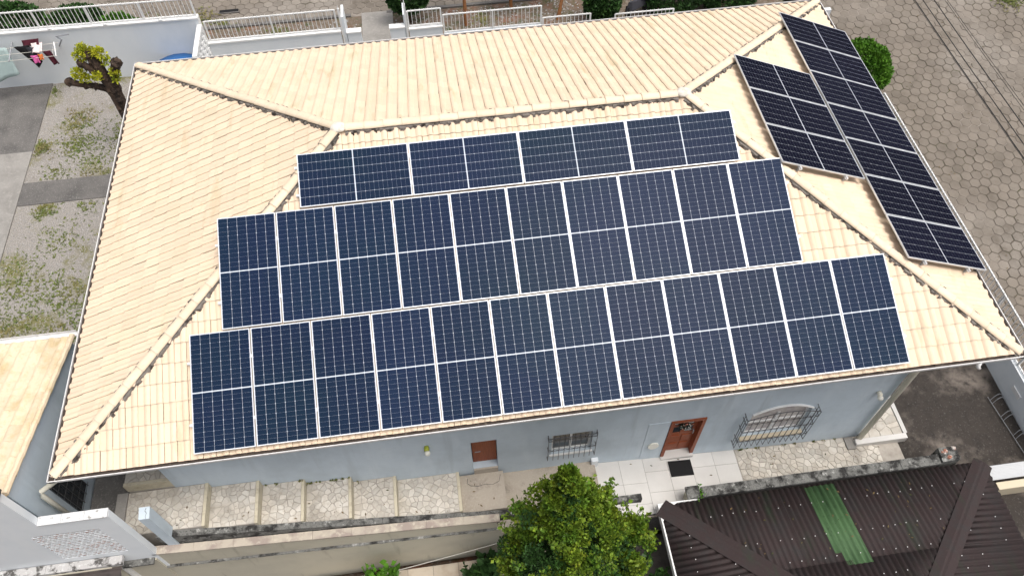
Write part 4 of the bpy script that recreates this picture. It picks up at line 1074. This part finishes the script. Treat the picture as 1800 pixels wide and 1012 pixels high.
for i in range(70):
    k = rg.random() ** .9; an_ = rg.uniform(0, 6.28); rr = (.85 * (1 - k) ** 1.2 + .06) * rg.uniform(.4, 1.1)
    leaf_cloud(cr if rg.random() < .8 else cd, rg, TC + V(-.22 + rr * math.cos(an_), .36 + .7 * rr * math.sin(an_), 1.05 + 2.25 * k), .20 - .11 * k, 150, .065, (1, 1, 1.2), fill=.1, up=.8)
for i in range(60):
    d = V(rg.gauss(0, 1), rg.gauss(0, 1), abs(rg.gauss(0, 1)) - .3).normalized(); b0 = TC + V(d.x * 1.4, d.y * 1.1, d.z * 1.4)
    for q in range(22):
        leaf_cloud(cr, rg, b0 + d * q * .012 + V(rg.uniform(-.03, .03), rg.uniform(-.03, .03), q * .012), .04, 1, .095, up=.6)
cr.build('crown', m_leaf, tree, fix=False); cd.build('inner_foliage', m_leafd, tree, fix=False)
# small plants at the foot of the beige wall
def plant(label, base, n, M, size, h, spread, seed, cat='plant', name='leafy_plant'):
    rg = random.Random(seed); t = thing(name, label, cat); mb = MB(); st_ = MB(); base = Vector(base)
    for i in range(n):
        d = V(rg.uniform(-1, 1), rg.uniform(-1, 1), 0); tip = base + V(d.x * spread, d.y * spread, h * rg.uniform(.6, 1)); mid_ = base.lerp(tip, .5) + V(0, 0, h * .12)
        st_.tube([base, mid_, tip], [.012, .009, .004], 4)
        for q in range(9):
            p = mid_.lerp(tip, q / 8); leaf_cloud(mb, rg, p, .05, 2, size, up=.2, wide=.5)
    st_.build('stems', m_leafm, t); mb.build('leaves', M, t, fix=False)
plant('bright leafy shoots of a young plant below the beige wall', (5.45, -1.35, -5.78), 16, m_leafm, .16, 1.15, .42, 1)
plant('dark broad-leaved plant beside the bright tree', (7.85, -1.35, -5.78), 12, m_leafd, .24, .75, .45, 2)
plant('low dark green plant under the right side of the bright tree', (11.5, -1.9, -5.78), 14, m_leafd, .16, 1.3, .6, 3)
plant('small weed growing at the foot of the cement pillar', (13.12, -.5, -4.1), 4, m_leafm, .045, .2, .2, 4, 'weed', 'weed')
plant('yellow flowering weed by the street verge', (22.55, 8.9, zs(8.9)), 5, m_leafy, .07, .25, .15, 5, 'weed', 'weed')
# pollarded tree in the yard
pt = thing('pollarded_tree', 'pollarded tree with dark knobbly limbs and yellow-green sprouts', 'tree')
b0 = V(-.75, 11.9, -3.0); f1 = V(-.99, 12.2, -.95)
tp_ = MB(); rg = random.Random(5)
limbs = [[b0, V(-.95, 12.1, -1.9), f1], [f1, V(-1.06, 12.2, -.55), V(-1.05, 12.2, -.12), V(-1.16, 12.2, .26)], [f1, V(-.78, 12.2, -.45), V(-.56, 12.2, -.10)], [f1 + V(0, 0, -.05), V(-1.36, 12.1, -.72), V(-1.72, 12.1, -.62), V(-1.98, 12.1, -.50)], [V(-1.06, 12.2, -.55), V(-1.30, 12.1, -.05), V(-1.42, 12.1, .08)]]
rad = [[.22, .18, .18], [.17, .15, .14, .11], [.13, .12, .13], [.11, .09, .08, .10], [.10, .09, .10]]
for l_, r_ in zip(limbs, rad): tp_.tube(l_, r_, 9)
for c, r in ((limbs[1][-1], .14), (limbs[2][-1], .16), (limbs[3][-1], .12), (limbs[4][-1], .11), (f1, .20), (V(-.9, 12.05, -1.7), .19)): tp_.ball(c, r, 9, 6, (1, 1, 1), .22, rg)
for l_, r_ in zip(limbs, rad):
    for q in range(26):
        k = rg.uniform(0, len(l_) - 1.001); i = int(k); p = l_[i].lerp(l_[i + 1], k - i)
        d = V(rg.gauss(0, 1), rg.gauss(0, 1), rg.gauss(0, 1)).normalized(); tp_.ball(p + d * r_[i] * .8, r_[i] * rg.uniform(.3, .55), 6, 4, (1, 1, 1.3), .3, rg)
tp_.build('trunk', m_bark, pt)
lv = MB()
for c, r, n in ((V(-1.24, 12.2, .42), .17, 200), (V(-1.38, 12.2, .25), .17, 200), (V(-1.02, 12.25, .25), .17, 170), (V(-.86, 12.2, .28), .15, 140), (V(-.82, 12.2, -.02), .15, 130), (V(-1.62, 12.1, -.28), .19, 230), (V(-1.50, 12.1, -.45), .14, 130), (V(-1.14, 12.0, -.32), .14, 120), (V(-.68, 12.1, -.30), .14, 110), (V(-.72, 12.1, -.50), .12, 80)):
    leaf_cloud(lv, rg, c, r, n, .075, fill=.1, up=.6)
lv.build('sprouts', m_leafy, pt, fix=False)
# round bush by the street, behind the panels
def bush(label, c, r, M, n, size, sq=(1, 1, 1), name='round_bush', seed=0, cat='bush', trunk=None, tm=None):
    rg = random.Random(seed); t = thing(name, label, cat); mb = MB()
    leaf_cloud(mb, rg, c, r, n, size, sq, fill=.86, up=.1); leaf_cloud(mb, rg, c, r * .9, n // 3, size * 1.4, sq, fill=.5, up=.1)
    for i in range(26):
        d = V(rg.gauss(0, 1), rg.gauss(0, 1), abs(rg.gauss(0, 1))).normalized(); leaf_cloud(mb, rg, Vector(c) + V(d.x * sq[0], d.y * sq[1], d.z * sq[2]) * r * .93, r * .18, n // 40, size, fill=.2)
    mb.build('crown', M, t, fix=False)
    tr_ = MB(); c = Vector(c)
    tr_.tube(trunk or [V(c.x, c.y, -3.3), V(c.x, c.y, c.z)], .07, 7, r2=.03); tr_.build('trunk', tm or m_bark, t)
    return t
bush('clipped round green bush beside the street behind the black panels', (21.82, 12.2, -2.95), .80, m_leafm, 5200, .085, (1, 1.25, .9), seed=1, trunk=[V(21.82, 12.2, -4.9), V(21.82, 12.2, -2.8)])
bush('dark green bush by the front path at the street edge', (7.45, 17.05, -2.1), .62, m_leafd, 1900, .12, (1.15, .6, 1.15), 'street_bush', 2)
bush('street tree with an orange-brown trunk right of the gate', (9.3, 17.1, .35), .8, m_leafm, 700, .13, (1, .8, .6), 'street_tree', 3, 'tree', [V(9.36, 16.55, -3.2), V(9.34, 16.7, -1.6), V(9.3, 17.0, .3)], m_bark2)
bush('leaning street tree with reddish bark left of the dark shrub', (12.4, 17.2, -1.1), .55, m_leafm, 400, .13, (1.5, .8, .5), 'street_tree', 4, 'tree', [V(12.55, 16.4, -3.2), V(12.75, 16.7, -2.3), V(13.0, 17.1, -1.0)], m_bark2)
bush('small street tree whose foliage hangs over the white railing', (11.0, 17.2, -1.75), .5, m_leafm, 360, .13, (1.3, .8, .5), 'street_tree', 8, 'tree', [V(11.0, 17.2, -3.2), V(11.0, 17.2, -1.8)], m_bark2)
bush('dark conical shrub standing between two white railings', (13.95, 15.95, -2.25), .62, m_leafd, 2600, .10, (1, .9, 1.25), 'conical_shrub', 5, 'shrub')
bush('dark dense hedge shrub behind the far ridge of the roof', (16.6, 16.35, -2.5), .85, m_leafd, 2400, .10, (1.35, .7, .95), 'hedge_shrub', 6, 'shrub')
bush('dark dense hedge shrub nearest the top right roof corner', (18.6, 16.3, -2.6), .8, m_leafd, 2200, .10, (1.4, .7, .9), 'hedge_shrub', 7, 'shrub')
bush('dark shrub behind the railing at the top left corner', (-5.9, 18.2, -2.7), .75, m_leafd, 900, .15, (1.5, .8, .9), 'garden_shrub', 9, 'shrub')
bush('green shrub behind the middle of the upper left railing', (-2.3, 17.5, -2.75), .5, m_leafm, 900, .13, (1.3, .8, .9), 'garden_shrub', 10, 'shrub')
bush('low dark plant behind the upper left railing', (-4.0, 18.7, -2.95), .5, m_leafd, 600, .14, (1.6, .8, .6), 'garden_shrub', 11, 'shrub')
bn = thing('banana_plant', 'broad pale green leaves behind the railing at the left edge', 'plant')
for k, (tx, ty, tz) in enumerate(((-5.2, 16.6, -2.0), (-6.6, 16.2, -1.9), (-5.6, 17.4, -2.4), (-6.3, 17.3, -1.6))):
    a = V(-6.2, 16.8, -3.1); t_ = V(tx, ty, tz); mdp = a.lerp(t_, .6) + V(0, 0, .35); sdv = (t_ - a).cross(V(0, 0, 1)).normalized()
    lfm = MB(); ps = [a, a.lerp(mdp, .5), mdp, mdp.lerp(t_, .5) + V(0, 0, .05), t_]; wd = [.02, .05, .16, .15, .02]
    vs = []
    for p, q in zip(ps, wd): vs += [p - sdv * q - V(0, 0, q * .3), p, p + sdv * q - V(0, 0, q * .3)]
    lfm.add(vs, [f_ for i in range(4) for f_ in ((3 * i, 3 * i + 1, 3 * i + 4, 3 * i + 3), (3 * i + 1, 3 * i + 2, 3 * i + 5, 3 * i + 4))]); lfm.build('leaf', mat('broad_leaf' + 'abcd'[k], (.22, .34, .06), .5), bn)
# dark round object at the street edge and a pale bin
bb = thing('scooter', 'small dark parked scooter seen behind the railing right of the conical shrub', 'scooter')
MB().tube([(14.85, 15.9, -2.85), (14.93, 15.9, -2.85)], .27, 16).build('wheel', m_black, bb, True); MB().tube([(15.55, 16.35, -2.9), (15.63, 16.35, -2.9)], .25, 16).build('wheel', m_black, bb, True)
MB().hexa([(14.8, 15.85, -2.7), (15.0, 15.8, -2.7), (15.75, 16.3, -2.75), (15.5, 16.4, -2.75), (14.85, 15.9, -2.4), (14.98, 15.88, -2.4), (15.7, 16.3, -2.5), (15.52, 16.37, -2.5)]).build('body', m_cloth['charcoal'], bb); MB().tube([(14.9, 15.9, -2.7), (14.95, 15.95, -2.1)], .025, 6).build('fork', m_steel, bb); MB().tube([(14.72, 16.02, -2.1), (15.16, 15.86, -2.1)], .018, 6).build('handlebar', m_black, bb); MB().ball((15.4, 16.2, -2.42), .17, 8, 5, (1.5, .9, .4)).build('saddle', m_black, bb)
# weeds and pebbles in the yard and on verges
wd = MB(); rg = random.Random(31)
patches = [(-3.0, 13.4, .55, 260), (-2.9, 12.3, .6, 300), (-1.5, 12.5, .75, 330), (-1.1, 13.6, .5, 160), (-4.0, 12.35, .28, 260), (-1.0, 11.7, .6, 200), (-2.3, 11.4, .6, 160), (-3.4, 11.2, .4, 90), (-3.35, 9.75, .35, 170), (-2.2, 9.8, .35, 70), (-2.8, 8.6, .8, 160), (-3.7, 7.2, .9, 330), (-2.5, 6.7, .9, 300), (-1.6, 6.2, .7, 200), (-3.6, 5.6, .9, 420), (-2.2, 5.3, .9, 330), (-1.0, 5.2, .6, 150), (-3.3, 4.6, .9, 360), (-1.6, 4.4, .7, 160), (-1.2, 8.3, .6, 60), (-1.8, 10.96, .2, 30), (-.3, 14.6, .5, 120), (-4.1, 14.9, .2, 40)]
for x, y, r, n in patches:
    for i in range(n):
        px, py = rg.gauss(x, r * .5), rg.gauss(y, r * .5)
        if not (-4.15 < px < .6 and 3.3 < py < 15.2) or 9.98 < py < 10.94: continue
        for q in range(3):
            an_ = rg.uniform(0, 6.28); L_ = rg.uniform(.03, .075); a = V(px, py, -3.0); d = V(math.cos(an_), math.sin(an_), 0); s_ = V(-d.y, d.x, 0) * .017
            wd.add([a - s_, a + s_, a + d * L_ + V(0, 0, rg.uniform(.015, .05))], [(0, 1, 2)], rg.random())
def verge(x0, x1, y0, y1, n, zf, L=.1):
    for i in range(n):
        px, py = rg.uniform(x0, x1), rg.uniform(y0, y1)
        if 5.6 < px < 6.95 and py > 15: continue
        for q in range(3):
            an_ = rg.uniform(0, 6.28); L_ = rg.uniform(.4, 1) * L; a = V(px, py, zf(py)); d = V(math.cos(an_), math.sin(an_), 0); s_ = V(-d.y, d.x, 0) * .02
            wd.add([a - s_, a + s_, a + d * L_ + V(0, 0, rg.uniform(.02, .07))], [(0, 1, 2)], rg.random())
verge(22.2, 22.7, -1, 11, 420, lambda y: zs(y) + .02)
for cx, cy, r, n in ((1.9, 16.6, .4, 120), (2.9, 17.0, .35, 90), (-.2, 16.8, .5, 120), (-2.9, 17.2, .7, 220), (4.3, 16.4, .3, 40), (9.9, 16.7, .4, 60), (1.0, 17.9, .3, 40), (.2, 18.3, .5, 80), (-1.5, 18.2, .6, 90), (28.6, 15.2, .5, 160)):
    for i in range(n): px, py = rg.gauss(cx, r * .6), rg.gauss(cy, r * .5); verge(px, px + .01, py, py + .01, 1, lambda y: zs(y) + .02, .12)
for i in range(40):                                             # moss line where the path meets the wall
    px = rg.choice((rg.uniform(3.2, 5.2), rg.uniform(14.5, 17.2)))
    zz = [z for a, b, z in TR if a <= px < b]; zz = zz[0] if zz else zr(px)
    verge(px, px + .03, YW - .04, YW - .01, 2, lambda y: zz, .05)
tag(wd.build('weeds', m_weed, fix=False), kind='stuff')
pb = MB()
for i in range(16000):
    px, py = rg.uniform(-4.15, .1), rg.uniform(3.7, 15.2)
    if 9.98 < py < 10.94: continue
    r = rg.uniform(.010, .026); a = V(px, py, -3.0); t_ = rg.random()
    q = [a + V(r * rg.uniform(.6, 1.2) * math.cos(k * 1.57 + t_), r * rg.uniform(.6, 1.2) * math.sin(k * 1.57 + t_), 0) for k in range(4)] + [a + V(0, 0, r * .8)]
    pb.add(q, [(0, 1, 4), (1, 2, 4), (2, 3, 4), (3, 0, 4)], t_)
for i in range(1500):
    px, py = rg.uniform(-1, 14), rg.uniform(15.6, 17.5)
    if 5.6 < px < 6.95: continue
    r = rg.uniform(.015, .05); a = V(px, py, -3.18); t_ = rg.random()
    q = [a + V(r * rg.uniform(.6, 1.2) * math.cos(k * 1.57 + t_), r * rg.uniform(.6, 1.2) * math.sin(k * 1.57 + t_), 0) for k in range(4)] + [a + V(0, 0, r * .7)]
    pb.add(q, [(0, 1, 4), (1, 2, 4), (2, 3, 4), (3, 0, 4)], t_)
tag(pb.build('pebbles', m_pebble, fix=False), kind='stuff')
# street drain
dg = thing('drain_grate', 'dark slotted drain in the kerb beyond the upper left railing', 'drain')
BX('slot', (.8, 18.5, -3.2), (1.45, 18.66, -3.165), m_black, dg); BX('frame', (.75, 18.46, -3.2), (1.5, 18.499, -3.16), m_conc_d, dg)
# power lines
for k, (x, z, dy, r, nm) in enumerate(((21.30, .9, 0, .011, 'leftmost of the thick black cables above the street'), (21.36, .62, 0, .013, 'thick black cable twisted beside the leftmost cable above the street'), (21.75, .75, 0, .012, 'single black cable right of the cable bundle above the street'), (22.1, .75, 0, .006, 'thin cable right of the single black cable'), (22.5, .3, 0, .006, 'thin cable farthest right above the street'), (21.05, .9, 0, .005, 'thin cable left of the cable bundle above the street'))):
    o = MB().tube([(x + .0, -14 + i * 3.2, z + .0016 * (i * 3.2 - 20) ** 2) for i in range(15)], r, 5).build('power_cable', m_wire)
    tag(o, nm, 'cable', 'overhead cables along the street')

# fallen leaves and dirt specks on the shed roof, terrace and path
rg = random.Random(77); fl_ = MB()
def litter(p, n_):
    an_ = rg.uniform(0, 6.28); L_ = rg.uniform(.015, .045); d = V(math.cos(an_), math.sin(an_), 0) * L_; s_ = V(-d.y, d.x, 0) * .4
    fl_.add([p - d, p + s_, p + d, p - s_], [(0, 1, 2, 3)], rg.random())
for i in range(45): litter(north_map(rg.uniform(1.5, 6.5), rg.uniform(.1, 1.6), .045), 0)
for i in range(9): x = rg.uniform(10.9, 14.3); litter(V(x, rg.uniform(-.6, .6), ztile(x) + .006), 0)
for i in range(18): x = rg.uniform(14.5, 18.3); litter(V(x, rg.uniform(-.6, .6), zr(x) + .02), 0)
for i in range(6): litter(V(rg.uniform(7.5, 8.5), rg.uniform(-.28, .5), -3.853), 0)
for a, b, z in TR:
    for i in range(4): litter(V(rg.uniform(a, b), YS + abs(rg.gauss(0, .22)), z + .012), 0)
for i in range(260): x = rg.uniform(22.7, 29); y = rg.uniform(-1, 16); litter(V(x, y, zs(y) + .02), 0)
tag(fl_.build('fallen_leaves', mat('dry_leaf', (.12, .085, .04), .9, [(3, (.05, .06, .02), .5, .6)], tint=.4), fix=False), kind='stuff')
lc = MB(); pts = [(7.72, .52), (7.70, .40), (7.78, .33), (7.95, .30), (8.12, .33), (8.3, .30), (8.45, .36), (8.5, .52)]
for p, q in zip(pts[:-1], pts[1:]): lc.tube([(p[0], p[1], -3.858), (q[0], q[1], -3.858)], .005, 4)
lc.build('crack', m_mould, bpy.data.objects['landing'])
